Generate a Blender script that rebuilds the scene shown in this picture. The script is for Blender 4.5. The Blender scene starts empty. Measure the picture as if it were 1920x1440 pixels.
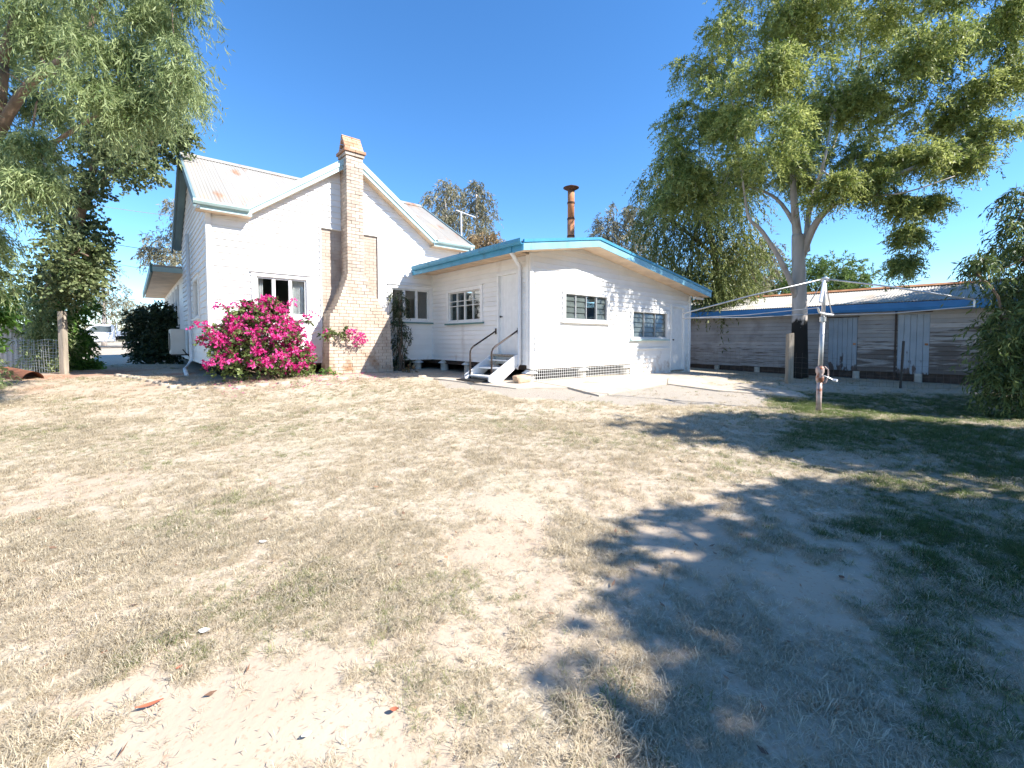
import bpy, bmesh, math, random
import numpy as np
from mathutils import Vector
R = math.radians
random.seed(7)
SC = bpy.context.scene
COL = SC.collection

# ------------------------------------------------------------------ camera, sky, sun, exposure
EYE = 0.97
FPX, PITCH, HORIZ = 830.0, R(2.2), 638.0            # focal length and horizon, in pixels of a 1920 px wide frame
PPY = HORIZ + FPX * math.tan(PITCH)
cam = bpy.data.cameras.new('camera')
cam.sensor_fit = 'HORIZONTAL'; cam.sensor_width = 36.0
cam.lens = 36.0 * FPX / 1920
cam.shift_y = -(720 - PPY) / 1920
cam.clip_start = 0.05; cam.clip_end = 4000
camo = bpy.data.objects.new('camera', cam); COL.objects.link(camo)
camo.location = (0, 0, EYE); camo.rotation_euler = (R(90) - PITCH, 0, 0)
SC.camera = camo

HA = R(49.3)                                        # the house's axes
E1 = np.array([math.sin(HA), math.cos(HA)]); E2 = np.array([-math.cos(HA), math.sin(HA)])
HO = np.array([-2.453, 13.705])                     # inner corner of house and extension
HROT = math.atan2(E1[1], E1[0])
def hw(x, y):                                       # house coordinates to world
    p = HO + E1 * x + E2 * y
    return float(p[0]), float(p[1])

SUN_EL = math.atan(0.86)
lh = -0.57 * E1 + E2; lh = lh / np.linalg.norm(lh)  # horizontal direction the light travels
SUN_AZ = math.atan2(-lh[0], -lh[1])                 # clockwise from +Y
world = bpy.data.worlds.new('World'); SC.world = world; world.use_nodes = True
wn = world.node_tree; wn.nodes.clear()
sky = wn.nodes.new('ShaderNodeTexSky'); sky.sky_type = 'NISHITA'; sky.sun_disc = False
sky.sun_elevation = SUN_EL; sky.sun_rotation = SUN_AZ
sky.altitude = 300; sky.air_density = 1.0; sky.dust_density = 0.0; sky.ozone_density = 6.0
hsv = wn.nodes.new('ShaderNodeHueSaturation'); hsv.inputs['Saturation'].default_value = 1.15; hsv.inputs['Hue'].default_value = 0.500
gm = wn.nodes.new('ShaderNodeGamma'); gm.inputs['Gamma'].default_value = 1.0
bg = wn.nodes.new('ShaderNodeBackground'); bg.inputs['Strength'].default_value = 0.078
wo = wn.nodes.new('ShaderNodeOutputWorld')
wn.links.new(sky.outputs[0], hsv.inputs['Color']); wn.links.new(hsv.outputs[0], gm.inputs['Color']); wn.links.new(gm.outputs[0], bg.inputs['Color']); wn.links.new(bg.outputs[0], wo.inputs['Surface'])
sl = bpy.data.lights.new('sun', 'SUN'); sl.energy = 2.95; sl.angle = R(0.5); sl.color = (1.0, 0.95, 0.87)
so = bpy.data.objects.new('sun', sl); COL.objects.link(so)
sd = Vector((lh[0] * math.cos(SUN_EL), lh[1] * math.cos(SUN_EL), -math.sin(SUN_EL)))
so.rotation_euler = sd.to_track_quat('-Z', 'Y').to_euler(); so.location = (20, -8, 20)
SC.view_settings.view_transform = 'Standard'; SC.view_settings.look = 'None'
SC.view_settings.exposure = 1.9; SC.view_settings.gamma = 1.0
SC.render.engine = 'CYCLES'

# ------------------------------------------------------------------ helpers
def tag(o, label=None, cat=None, group=None, kind=None):
    if label: o['label'] = label
    if cat: o['category'] = cat
    if group: o['group'] = group
    if kind: o['kind'] = kind
    return o
def link(name, me, m=None, parent=None):
    o = bpy.data.objects.new(name, me); COL.objects.link(o)
    if m is not None and me is not None and len(me.materials) == 0: me.materials.append(m)
    if parent is not None: o.parent = parent
    return o
def empty(name, loc, rz=0):
    o = bpy.data.objects.new(name, None); COL.objects.link(o)
    o.location = loc; o.rotation_euler = (0, 0, rz); o.empty_display_size = 0.1
    return o
class MB:
    def __init__(s): s.v = []; s.f = []
    def hexa(s, p):                                  # 8 corners, bottom ring then top ring
        b = len(s.v); s.v += [tuple(map(float, q)) for q in p]
        s.f += [(b, b+3, b+2, b+1), (b+4, b+5, b+6, b+7), (b, b+1, b+5, b+4), (b+1, b+2, b+6, b+5), (b+2, b+3, b+7, b+6), (b+3, b, b+4, b+7)]
        return s
    def box(s, x0, x1, y0, y1, z0, z1):
        return s.hexa([(x0,y0,z0),(x1,y0,z0),(x1,y1,z0),(x0,y1,z0),(x0,y0,z1),(x1,y0,z1),(x1,y1,z1),(x0,y1,z1)])
    def mbox(s, mp, a0, a1, b0, b1, z0, z1):         # box in wall coordinates (along, outward, up)
        return s.hexa([mp(a0,b0,z0),mp(a1,b0,z0),mp(a1,b1,z0),mp(a0,b1,z0),mp(a0,b0,z1),mp(a1,b0,z1),mp(a1,b1,z1),mp(a0,b1,z1)])
    def poly(s, pts):
        b = len(s.v); s.v += [tuple(map(float, q)) for q in pts]; s.f.append(tuple(range(b, b+len(pts)))); return s
    def prism(s, pts, off):                          # polygon extruded along off
        n = len(pts); b = len(s.v); o = np.array(off, float)
        s.v += [tuple(map(float, q)) for q in pts] + [tuple(map(float, np.array(q, float) + o)) for q in pts]
        s.f += [tuple(range(b, b+n)), tuple(range(b+2*n-1, b+n-1, -1))]
        for i in range(n): j = (i+1) % n; s.f.append((b+i, b+n+i, b+n+j, b+j))
        return s
    def tube(s, path, rad, n=8, cap=True):
        P = [np.array(p, float) for p in path]
        rad = rad if hasattr(rad, '__len__') else [rad]*len(P)
        rings = []
        up = np.array([0.31, 0.17, 0.93])
        for i, p in enumerate(P):
            t = P[min(i+1, len(P)-1)] - P[max(i-1, 0)]; t /= (np.linalg.norm(t) + 1e-9)
            a = np.cross(t, up); 
            if np.linalg.norm(a) < 1e-3: a = np.cross(t, [1, 0, 0])
            a /= np.linalg.norm(a); c = np.cross(t, a)
            b = len(s.v)
            for k in range(n):
                w = 2*math.pi*k/n; s.v.append(tuple(p + rad[i]*(math.cos(w)*a + math.sin(w)*c)))
            rings.append(b)
        for r0, r1 in zip(rings, rings[1:]):
            for k in range(n): s.f.append((r0+k, r0+(k+1)%n, r1+(k+1)%n, r1+k))
        if cap:
            s.f.append(tuple(rings[0]+k for k in range(n))[::-1]); s.f.append(tuple(rings[-1]+k for k in range(n)))
        return s
    def lathe(s, prof, n=16, c=(0,0)):
        rings = []
        for r, z in prof:
            b = len(s.v); rings.append(b)
            for k in range(n):
                w = 2*math.pi*k/n; s.v.append((c[0]+r*math.cos(w), c[1]+r*math.sin(w), z))
        for r0, r1 in zip(rings, rings[1:]):
            for k in range(n): s.f.append((r0+k, r0+(k+1)%n, r1+(k+1)%n, r1+k))
        s.f.append(tuple(rings[0]+k for k in range(n))[::-1]); s.f.append(tuple(rings[-1]+k for k in range(n)))
        return s
    def mesh(s, name, m, smooth=False):
        me = bpy.data.meshes.new(name); me.from_pydata(s.v, [], s.f)
        if smooth: me.polygons.foreach_set('use_smooth', [True]*len(me.polygons))
        if m is not None: me.materials.append(m)
        me.update(); return me
    def build(s, name, m, parent=None, smooth=False, bevel=0):
        o = link(name, s.mesh(name, m, smooth), None, parent)
        if bevel:
            bm = bmesh.new(); bm.from_mesh(o.data)
            bmesh.ops.recalc_face_normals(bm, faces=bm.faces)
            bmesh.ops.bevel(bm, geom=[e for e in bm.edges], offset=bevel, segments=2, affect='EDGES', clamp_overlap=True)
            bm.to_mesh(o.data); bm.free()
        return o
def np_mesh(name, V, F, mats, attrs=None, matidx=None, smooth=False):
    V = np.asarray(V, np.float32); F = np.asarray(F, np.int32); k = F.shape[1]
    me = bpy.data.meshes.new(name)
    me.vertices.add(len(V)); me.vertices.foreach_set('co', V.ravel())
    me.loops.add(F.size); me.loops.foreach_set('vertex_index', F.ravel())
    me.polygons.add(len(F)); me.polygons.foreach_set('loop_start', np.arange(0, F.size, k, dtype=np.int32))
    if matidx is not None: me.polygons.foreach_set('material_index', np.asarray(matidx, np.int32))
    if smooth: me.polygons.foreach_set('use_smooth', np.ones(len(F), bool))
    for m in mats: me.materials.append(m)
    for n, a in (attrs or {}).items():
        at_ = me.attributes.new(n, 'FLOAT', 'POINT'); at_.data.foreach_set('value', np.asarray(a, np.float32))
    me.update(calc_edges=True); me.validate()
    return me

# ------------------------------------------------------------------ materials
def mat(name, col, rough=0.8, var=0.12, scale=4.0, bump=0.0, bscale=40.0, metal=0.0, spec=0.3, col2=None, thr=None, stretch=(1,1,1), detail=6):
    m = bpy.data.materials.new(name); m.use_nodes = True
    nt = m.node_tree; p = nt.nodes['Principled BSDF']; L = nt.links.new
    p.inputs['Roughness'].default_value = rough; p.inputs['Metallic'].default_value = metal
    p.inputs['Specular IOR Level'].default_value = spec
    tc = nt.nodes.new('ShaderNodeTexCoord'); mp = nt.nodes.new('ShaderNodeMapping'); mp.inputs['Scale'].default_value = stretch
    L(tc.outputs['Object'], mp.inputs['Vector'])
    n = nt.nodes.new('ShaderNodeTexNoise'); n.inputs['Scale'].default_value = scale; n.inputs['Detail'].default_value = detail
    L(mp.outputs[0], n.inputs['Vector'])
    mx = nt.nodes.new('ShaderNodeMix'); mx.data_type = 'RGBA'
    c = np.array(col)
    if col2 is None: a, b = c*(1-var), np.minimum(c*(1+var), 0.9)
    else: a, b = c, np.array(col2)
    mx.inputs[6].default_value = (*a, 1); mx.inputs[7].default_value = (*b, 1)
    r = nt.nodes.new('ShaderNodeValToRGB')
    lo, hi = thr if thr else (0.3, 0.7)
    r.color_ramp.elements[0].position = lo; r.color_ramp.elements[1].position = hi
    L(n.outputs['Fac'], r.inputs[0]); L(r.outputs[0], mx.inputs[0]); L(mx.outputs[2], p.inputs['Base Color'])
    if bump:
        n2 = nt.nodes.new('ShaderNodeTexNoise'); n2.inputs['Scale'].default_value = bscale; n2.inputs['Detail'].default_value = 5
        L(mp.outputs[0], n2.inputs['Vector'])
        bp = nt.nodes.new('ShaderNodeBump'); bp.inputs['Strength'].default_value = bump; bp.inputs['Distance'].default_value = 0.02
        L(n2.outputs['Fac'], bp.inputs['Height']); L(bp.outputs[0], p.inputs['Normal'])
    return m
def overlay(m, col, scale, lo, hi, stretch=(1,1,1), obj_z=None, detail=6):
    """wear of its own shape on top of a material's colour"""
    nt = m.node_tree; L = nt.links.new; p = nt.nodes['Principled BSDF']
    src = p.inputs['Base Color'].links[0].from_socket
    tc = nt.nodes.new('ShaderNodeTexCoord'); mp = nt.nodes.new('ShaderNodeMapping'); mp.inputs['Scale'].default_value = stretch
    L(tc.outputs['Object'], mp.inputs[0])
    n = nt.nodes.new('ShaderNodeTexNoise'); n.inputs['Scale'].default_value = scale; n.inputs['Detail'].default_value = detail
    L(mp.outputs[0], n.inputs['Vector'])
    fac = n.outputs['Fac']
    if obj_z:                                       # (axis, from, to): more wear towards 'to'
        sx = nt.nodes.new('ShaderNodeSeparateXYZ'); L(tc.outputs['Object'], sx.inputs[0])
        mr = nt.nodes.new('ShaderNodeMapRange'); mr.inputs[1].default_value = obj_z[1]; mr.inputs[2].default_value = obj_z[2]
        mr.inputs[3].default_value = -obj_z[3]; mr.inputs[4].default_value = obj_z[3]
        L(sx.outputs[obj_z[0]], mr.inputs[0])
        ad = nt.nodes.new('ShaderNodeMath'); ad.operation = 'ADD'; L(fac, ad.inputs[0]); L(mr.outputs[0], ad.inputs[1]); fac = ad.outputs[0]
    r = nt.nodes.new('ShaderNodeValToRGB'); r.color_ramp.elements[0].position = lo; r.color_ramp.elements[1].position = hi
    L(fac, r.inputs[0])
    mx = nt.nodes.new('ShaderNodeMix'); mx.data_type = 'RGBA'; L(r.outputs[0], mx.inputs[0]); L(src, mx.inputs[6]); mx.inputs[7].default_value = (*col, 1)
    L(mx.outputs[2], p.inputs['Base Color'])
    return m
def leaf_mat(name, ca, cb, trans=0.35, rough=0.5, spec=0.4):
    m = bpy.data.materials.new(name); m.use_nodes = True
    nt = m.node_tree; L = nt.links.new; p = nt.nodes['Principled BSDF']; out = nt.nodes['Material Output']
    at_ = nt.nodes.new('ShaderNodeAttribute'); at_.attribute_name = 'tint'
    mx = nt.nodes.new('ShaderNodeMix'); mx.data_type = 'RGBA'; mx.inputs[6].default_value = (*ca, 1); mx.inputs[7].default_value = (*cb, 1)
    L(at_.outputs['Fac'], mx.inputs[0]); L(mx.outputs[2], p.inputs['Base Color'])
    p.inputs['Roughness'].default_value = rough; p.inputs['Specular IOR Level'].default_value = spec
    tr = nt.nodes.new('ShaderNodeBsdfTranslucent'); L(mx.outputs[2], tr.inputs['Color'])
    ms = nt.nodes.new('ShaderNodeMixShader'); ms.inputs[0].default_value = trans
    L(p.outputs[0], ms.inputs[1]); L(tr.outputs[0], ms.inputs[2]); L(ms.outputs[0], out.inputs['Surface'])
    return m
def glass_mat(name, tint=0.93):
    m = bpy.data.materials.new(name); m.use_nodes = True
    nt = m.node_tree; L = nt.links.new; nt.nodes.remove(nt.nodes['Principled BSDF']); out = nt.nodes['Material Output']
    t = nt.nodes.new('ShaderNodeBsdfTransparent'); t.inputs[0].default_value = (tint, tint*1.02, tint, 1)
    g = nt.nodes.new('ShaderNodeBsdfGlossy'); g.inputs['Roughness'].default_value = 0.03; g.inputs['Color'].default_value = (.9, .95, 1, 1)
    lw_ = nt.nodes.new('ShaderNodeLayerWeight'); lw_.inputs[0].default_value = .5; pw = nt.nodes.new('ShaderNodeMath'); pw.operation = 'POWER'; pw.inputs[1].default_value = 4.0; L(lw_.outputs['Facing'], pw.inputs[0]); fr = nt.nodes.new('ShaderNodeMath'); fr.operation = 'MULTIPLY_ADD'; fr.inputs[1].default_value = .75; fr.inputs[2].default_value = .07; L(pw.outputs[0], fr.inputs[0])
    ms = nt.nodes.new('ShaderNodeMixShader'); L(fr.outputs[0], ms.inputs[0]); L(t.outputs[0], ms.inputs[1]); L(g.outputs[0], ms.inputs[2]); L(ms.outputs[0], out.inputs['Surface'])
    return m
M = {}
M['white'] = overlay(mat('white_paint', (.82, .81, .79), .55, .05, 1.5, .08, 30), (.50, .45, .40), 2.0, .62, .9, (1, 1, .25)); overlay(M['white'], (.50, .38, .29), 5.0, .72, 1.05, (1, 1, .6), ('Z', 1.3, .2, .28))
M['white_trim'] = mat('white_trim', (.80, .80, .79), .5, .05, 6, .05, 60)
M['cream_soffit'] = mat('soffit_paint', (.66, .52, .38), .7, .15, 3, .05, 30)
M['aqua'] = mat('aqua_paint', (.43, .58, .58), .5, .1, 3, .06, 40)
M['blue'] = overlay(mat('blue_paint', (.06, .28, .45), .45, .12, 3, .06, 40), (.05, .18, .26), 5, .58, .75, (1, 1, .3))
M['barge_shade'] = mat('shaded_barge_paint', (.16, .24, .27), .5, .1, 3)  # barge paint darkened: the left gable's shade is put into the colour
M['blue_sunlit'] = overlay(mat('sunlit_blue_paint', (.24, .50, .64), .45, .12, 3, .06, 40), (.10, .32, .46), 5, .6, .8, (1, 1, .3))  # sunlit copy of the trim blue; plain blue stays deeper for the shaded gutter
M['shed_blue'] = mat('shed_blue', (.05, .21, .48), .5, .12, 3, .05, 40)
M['green_sill'] = mat('green_sill_paint', (.10, .22, .22), .5, .1, 4)
M['sash'] = overlay(mat('sash_paint', (.74, .74, .72), .5, .05, 8, .05, 60), (.42, .36, .30), 9, .62, .72)
M['glass'] = glass_mat('window_glass')
M['louvre'] = mat('obscure_glass', (.10, .12, .115), .15, .2, 5, .1, 50, spec=.6)
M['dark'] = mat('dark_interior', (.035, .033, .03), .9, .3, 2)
M['room'] = mat('room_plaster', (.22, .20, .17), .9, .15, 1)
M['curtain'] = mat('curtain_cloth', (.78, .78, .80), .8, .05, 10)
M['roof'] = overlay(overlay(mat('old_zinc_roof', (.40, .375, .335), .5, .14, 1.2, .05, 20, metal=.1, stretch=(1, .3, .3)), (.36, .17, .08), 1.6, .595, .72, (1.4, .5, .5), ('X', -5.6, -3.0, .05)), (.52, .40, .28), 2.5, .58, .85, (1, .6, .6))
M['shed_roof'] = overlay(mat('shed_roof_zinc', (.50, .48, .45), .8, .14, 1.5, .05, 20, spec=.1), (.42, .34, .26), 1.8, .5, .75)
M['rust'] = mat('rusty_steel', (.33, .12, .05), .8, .3, 5, .2, 60, col2=(.50, .27, .14))
M['rust_dark'] = mat('dark_rusty_steel', (.10, .05, .03), .8, .3, 6, .2, 60)
M['brick'] = overlay(mat('limewashed_brick', (.53, .445, .37), .9, .12, 3, .4, 50, col2=(.42, .32, .25), thr=(.42, .72)), (.57, .49, .42), 2.2, .45, .7)
M['brick_red'] = mat('red_clay_brick', (.52, .23, .13), .9, .2, 5, .4, 50, col2=(.60, .40, .26))
M['mortar'] = mat('lime_mortar', (.37, .29, .23), .95, .15, 8, .3, 80)
M['brick_old'] = overlay(mat('old_lime_brick', (.54, .455, .37), .9, .12, 2.5, .5, 40, col2=(.40, .31, .24), thr=(.45, .75)), (.33, .20, .12), 3.0, .58, .75, (1, 1, 1), ('Z', 1.6, 0.0, .10))
M['stump'] = mat('concrete_stump', (.50, .47, .42), .9, .2, 6, .3, 50)
M['timber'] = overlay(mat('grey_weathered_timber', (.36, .31, .25), .9, .25, 3, .5, 60, stretch=(6, 6, .6)), (.12, .10, .08), 8, .6, .75, (4, 4, .4))
M['dark_timber'] = mat('dark_timber', (.08, .06, .05), .9, .3, 6, .4, 60)
M['shed_board'] = overlay(overlay(mat('shed_board_paint', (.42, .40, .385), .75, .12, 2, .25, 60), (.17, .145, .13), 5.0, .53, .64, (1, .3, 2.6), ('Z', 2.0, 0.2, .20), 10), (.30, .19, .16), 5, .67, .75, (1, .5, 4))
M['shed_clean'] = overlay(overlay(mat('shed_board_clean', (.43, .41, .40), .75, .14, 2, .25, 60), (.20, .17, .155), 7.0, .60, .72, (1, .3, 3), ('Z', 2.2, -0.3, .12), 9), (.26, .235, .22), 1.6, .5, .8)
M['shed_door'] = overlay(mat('shed_door_paint', (.36, .41, .46), .7, .1, 3, .2, 60), (.13, .10, .09), 5, .58, .66, (2, 2, .7), ('Z', 1.0, -0.2, .2))
M['steel'] = mat('galvanised_steel', (.52, .52, .52), .4, .15, 8, .05, 60, metal=.55)
M['wire'] = mat('fence_wire', (.40, .41, .42), .5, .2, 8, metal=.4)
M['wire_rusty'] = mat('old_fence_wire', (.17, .14, .12), .7, .2, 8)
M['concrete'] = overlay(mat('concrete_slab', (.52, .45, .37), .9, .12, 1.5, .25, 50), (.40, .33, .26), 3, .5, .75)
M['rock'] = mat('sandstone_rock', (.50, .36, .25), .95, .2, 5, .6, 20)
M['rail'] = mat('worn_rail_paint', (.06, .045, .04), .5, .3, 8, metal=.2)
M['rail_bare'] = overlay(mat('bare_rail_pipe', (.55, .42, .38), .45, .2, 9, metal=.3), (.30, .12, .07), 6, .5, .6)
M['ac'] = mat('air_conditioner_shell', (.60, .60, .57), .5, .06, 5)
M['black'] = mat('black_plastic', (.03, .03, .03), .5, .2, 5)
M['pvc'] = mat('white_pipe', (.80, .81, .83), .4, .04, 5)
M['car'] = mat('white_car_paint', (.72, .73, .76), .25, .04, 5, spec=.6)
M['car_glass'] = mat('dark_car_glass', (.05, .07, .09), .08, .1, 5, spec=.8)
M['tyre'] = mat('tyre_rubber', (.03, .03, .03), .85, .2, 9)
M['bark_gum'] = overlay(mat('pale_gum_bark', (.46, .41, .37), .8, .2, 3, .3, 20, stretch=(2, 2, .5)), (.30, .23, .18), 2, .58, .72, (2, 2, .6))
M['bark_burnt'] = overlay(mat('gum_trunk_bark', (.46, .41, .37), .8, .2, 3, .3, 20, stretch=(2, 2, .5)), (.02, .018, .016), 2.2, .45, .53, (2, 2, .9), ('Z', 2.6, 0.95, .55), 3)
M['bark'] = mat('brown_bark', (.20, .14, .10), .95, .35, 5, .6, 25)
M['bark_red'] = mat('red_brown_bark', (.26, .12, .07), .9, .35, 5, .5, 25)
M['fallen'] = mat('fallen_leaf', (.42, .13, .07), .7, .2, 20)
M['paper'] = mat('paper_scrap', (.80, .80, .79), .8, .04, 10)
M['red_tile'] = mat('red_roof_tile', (.42, .10, .06), .8, .2, 5, .3, 20)
M['asphalt'] = mat('road_gravel', (.34, .28, .22), .95, .2, .8, .4, 20)
def per_object(m, amt):
    nt = m.node_tree; L = nt.links.new; p = nt.nodes['Principled BSDF']; src = p.inputs['Base Color'].links[0].from_socket
    oi = nt.nodes.new('ShaderNodeObjectInfo'); mr = nt.nodes.new('ShaderNodeMapRange'); mr.inputs[3].default_value = 1-amt; mr.inputs[4].default_value = 1+amt*.5; L(oi.outputs['Random'], mr.inputs[0])
    mx = nt.nodes.new('ShaderNodeMix'); mx.data_type = 'RGBA'; mx.blend_type = 'MULTIPLY'; mx.inputs[0].default_value = 1; L(src, mx.inputs[6]); L(mr.outputs[0], mx.inputs[7]); L(mx.outputs[2], p.inputs['Base Color'])
per_object(M['brick'], .22); per_object(M['brick_red'], .3); per_object(M['shed_board'], .25); per_object(M['shed_clean'], .16); per_object(M['shed_door'], .08); per_object(M['white'], .05)
L_GUM = leaf_mat('gum_leaf', (.13, .185, .036), (.52, .56, .185), .48)
L_WGUM = leaf_mat('dark_gum_leaf', (.075, .115, .028), (.30, .33, .115), .4)
L_WEEP = leaf_mat('weeping_leaf', (.12, .18, .055), (.43, .50, .235), .4)
L_KURR = leaf_mat('dark_round_leaf', (.075, .115, .04), (.25, .29, .13), .3)
L_GREEN = leaf_mat('fresh_green_leaf', (.06, .15, .025), (.22, .40, .08), .45)
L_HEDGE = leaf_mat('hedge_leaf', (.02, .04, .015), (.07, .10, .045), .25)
L_FAR = leaf_mat('far_gum_leaf', (.13, .13, .075), (.34, .31, .20), .3)
L_BROWN = leaf_mat('dry_brown_leaf', (.20, .13, .06), (.40, .29, .15), .3)
L_RIGHT = leaf_mat('dark_willow_leaf', (.05, .085, .025), (.20, .26, .085), .35)
L_SHADE = leaf_mat('dense_shade_leaf', (.03, .055, .02), (.10, .14, .05), .08)
L_POIN = leaf_mat('feathery_leaf', (.06, .115, .025), (.18, .26, .07), .4)
L_BOUG = leaf_mat('vine_leaf', (.05, .085, .02), (.20, .26, .08), .35)
L_BRACT = leaf_mat('magenta_bract', (.60, .01, .20), (.88, .16, .48), .4, .6, .2)

# ------------------------------------------------------------------ ground
def sstep(t): t = np.clip(t, 0, 1); return t*t*(3-2*t)
def zg(x, y):
    x = np.asarray(x, float); y = np.asarray(y, float)
    b = np.interp(y, [-30, 0, 4, 8, 10.5, 14, 20, 36, 80, 900], [-.9, -.50, -.31, -.14, .0, .06, .1, .42, .5, .5])
    win = sstep((y-5)/4) * sstep((34-y)/8)
    return b - .32*sstep((x+.5)/11)*win + .10*sstep((-x-1)/4)*sstep((y-8)/2)*sstep((17-y)/3)
def vnoise(x, y, seed, sc):
    r = np.random.RandomState(seed); T = r.rand(64, 64)
    u = np.asarray(x)/sc; v = np.asarray(y)/sc
    iu = np.floor(u).astype(int); iv = np.floor(v).astype(int); fu = sstep(u-iu); fv = sstep(v-iv)
    g = lambda a, b: T[a % 64, b % 64]
    return (g(iu,iv)*(1-fu)+g(iu+1,iv)*fu)*(1-fv) + (g(iu,iv+1)*(1-fu)+g(iu+1,iv+1)*fu)*fv
# bare sandy patches: centre x, y, radii, strength
BARE = [(-0.95, 1.62, .75, .33, 1.0), (-.35, 1.5, .35, .3, .8), (0.02, 3.1, .38, .5, .95), (-3.9, 3.75, .8, .4, .7), (1.55, 2.6, .75, .6, 1.0), (1.1, 3.6, .9, .4, .55), (1.0, 1.9, .5, .5, .6),
        (.25, 2.2, .28, .6, .75), (-.15, 2.0, .35, .2, .7), (1.5, 4.3, 1.5, .35, .4), (-2.6, 2.3, .8, .3, .45), (2.6, 1.8, .8, .4, .6), (-9, 9.2, 3, .9, .6), (-6.5, 9.3, 2.5, .5, .5), (-12, 11, 2.5, 1.5, .7), (3.4, 4.6, 1.0, .3, .5)]
def bare_mask(x, y):
    x = np.asarray(x, float); y = np.asarray(y, float); m = np.zeros_like(x)
    w = 1.0*(vnoise(x, y, 3, .35)-.5) + .9*(vnoise(x, y, 4, .11)-.5)
    for cx, cy, rx, ry, s in BARE:
        d = np.sqrt(((x-cx)/rx)**2 + ((y-cy)/ry)**2) + w
        m = np.maximum(m, s*sstep((1.45-d)/.95))
    g = .6*vnoise(x, y, 5, .8) + .4*vnoise(x, y, 6, .3)
    return np.clip(np.maximum(m, sstep((g-.58)/.25)*.38), 0, 1)
def in_poly(x, y, P):
    c = np.zeros(np.shape(x), bool); n = len(P)
    for i in range(n):
        (x1, y1), (x2, y2) = P[i], P[(i+1) % n]
        if y1 == y2: continue
        c ^= ((y1 > y) != (y2 > y)) & (x < (x2-x1)*(y-y1)/(y2-y1)+x1)
    return c
GRAVEL = [(-1.9, 10.9), (-1.7, 9.9), (.2, 8.5), (2.2, 7.7), (4.6, 8.0), (5.6, 9.6), (4.4, 12.5), (1.5, 11.0)]
def gravel_mask(x, y):
    xx = x + .5*(vnoise(x, y, 8, .5)-.5); yy = y + .5*(vnoise(x, y, 9, .5)-.5)
    return in_poly(xx, yy, GRAVEL).astype(float)
def axis(segs):
    out = []
    for a, b, n in segs: out += list(np.linspace(a, b, n, endpoint=False))
    return np.array(out + [segs[-1][1]])
gx = axis([(-1500, -60, 10), (-60, -14, 30), (-14, -5, 70), (-5, 5, 210), (5, 14, 70), (14, 60, 30), (60, 1500, 10)])
gy = axis([(-60, 0, 12), (0, 6, 150), (6, 13, 110), (13, 40, 60), (40, 200, 20), (200, 2500, 8)])
GX, GY = np.meshgrid(gx, gy)
GZ = zg(GX, GY) + (.022*(vnoise(GX, GY, 1, .45)-.5) + .006*(vnoise(GX, GY, 2, .21)-.5)) * (np.abs(GX) < 16) * (GY < 16)
nx, ny = len(gx), len(gy)
idx = np.arange(nx*ny).reshape(ny, nx)
GF = np.stack([idx[:-1,:-1], idx[:-1,1:], idx[1:,1:], idx[1:,:-1]], -1).reshape(-1, 4)
def ground_mat():
    m = mat('dry_yard_soil', (.5, .38, .28), .95, .1, 2); nt = m.node_tree; L = nt.links.new; p = nt.nodes['Principled BSDF']
    tc = nt.nodes.new('ShaderNodeTexCoord')
    def noise(sc, det=5, st=None):
        n = nt.nodes.new('ShaderNodeTexNoise'); n.inputs['Scale'].default_value = sc; n.inputs['Detail'].default_value = det
        L(tc.outputs['Object'], n.inputs['Vector']); return n.outputs['Fac']
    def ramp(f, lo, hi):
        r = nt.nodes.new('ShaderNodeValToRGB'); r.color_ramp.elements[0].position = lo; r.color_ramp.elements[1].position = hi; L(f, r.inputs[0]); return r.outputs[0]
    def mix(f, a, b):
        x = nt.nodes.new('ShaderNodeMix'); x.data_type = 'RGBA'
        for s, i in ((a, 6), (b, 7)):
            if isinstance(s, tuple): x.inputs[i].default_value = (*s, 1)
            else: L(s, x.inputs[i])
        L(f, x.inputs[0]); return x.outputs[2]
    def attr(n): a = nt.nodes.new('ShaderNodeAttribute'); a.attribute_name = n; return a.outputs['Fac']
    sand = mix(ramp(noise(1.3), .35, .7), (.49, .405, .31), (.46, .35, .255))
    sand = mix(ramp(noise(45, 3), .60, .72), sand, (.40, .27, .19))
    straw = mix(ramp(noise(.9), .35, .65), (.47, .40, .305), (.53, .45, .35))
    straw = mix(ramp(noise(60, 4), .48, .62), straw, (.34, .27, .19))
    straw = mix(ramp(noise(30, 4), .56, .66), straw, (.62, .55, .43))
    straw = mix(ramp(noise(.45, 3), .55, .78), straw, (.45, .41, .29))
    c = mix(attr('bare'), straw, sand)
    shade_loam = mix(ramp(noise(24, 5), .4, .6), (.20, .165, .115), (.13, .13, .065))  # dark soil colour that strengthens the shade under the trees
    c = mix(attr('lush_shade'), c, shade_loam)
    grav = mix(ramp(noise(55, 3), .4, .62), (.42, .37, .31), (.30, .26, .215))
    c = mix(attr('gravel'), c, grav)
    red = mix(ramp(noise(20, 4), .45, .65), (.46, .25, .16), (.36, .19, .12))
    c = mix(attr('red'), c, red)
    L(c, p.inputs['Base Color'])
    bp = nt.nodes.new('ShaderNodeBump'); bp.inputs['Strength'].default_value = .35; bp.inputs['Distance'].default_value = .012
    L(noise(26, 9), bp.inputs['Height']); L(bp.outputs[0], p.inputs['Normal'])
    return m
REDM = sstep(((-GX-6.3)/2)) * sstep((GY-8.2)/1.2) * sstep((14-GY)/2) * np.clip(vnoise(GX, GY, 12, .7)*1.6-.4, 0, 1)
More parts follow.
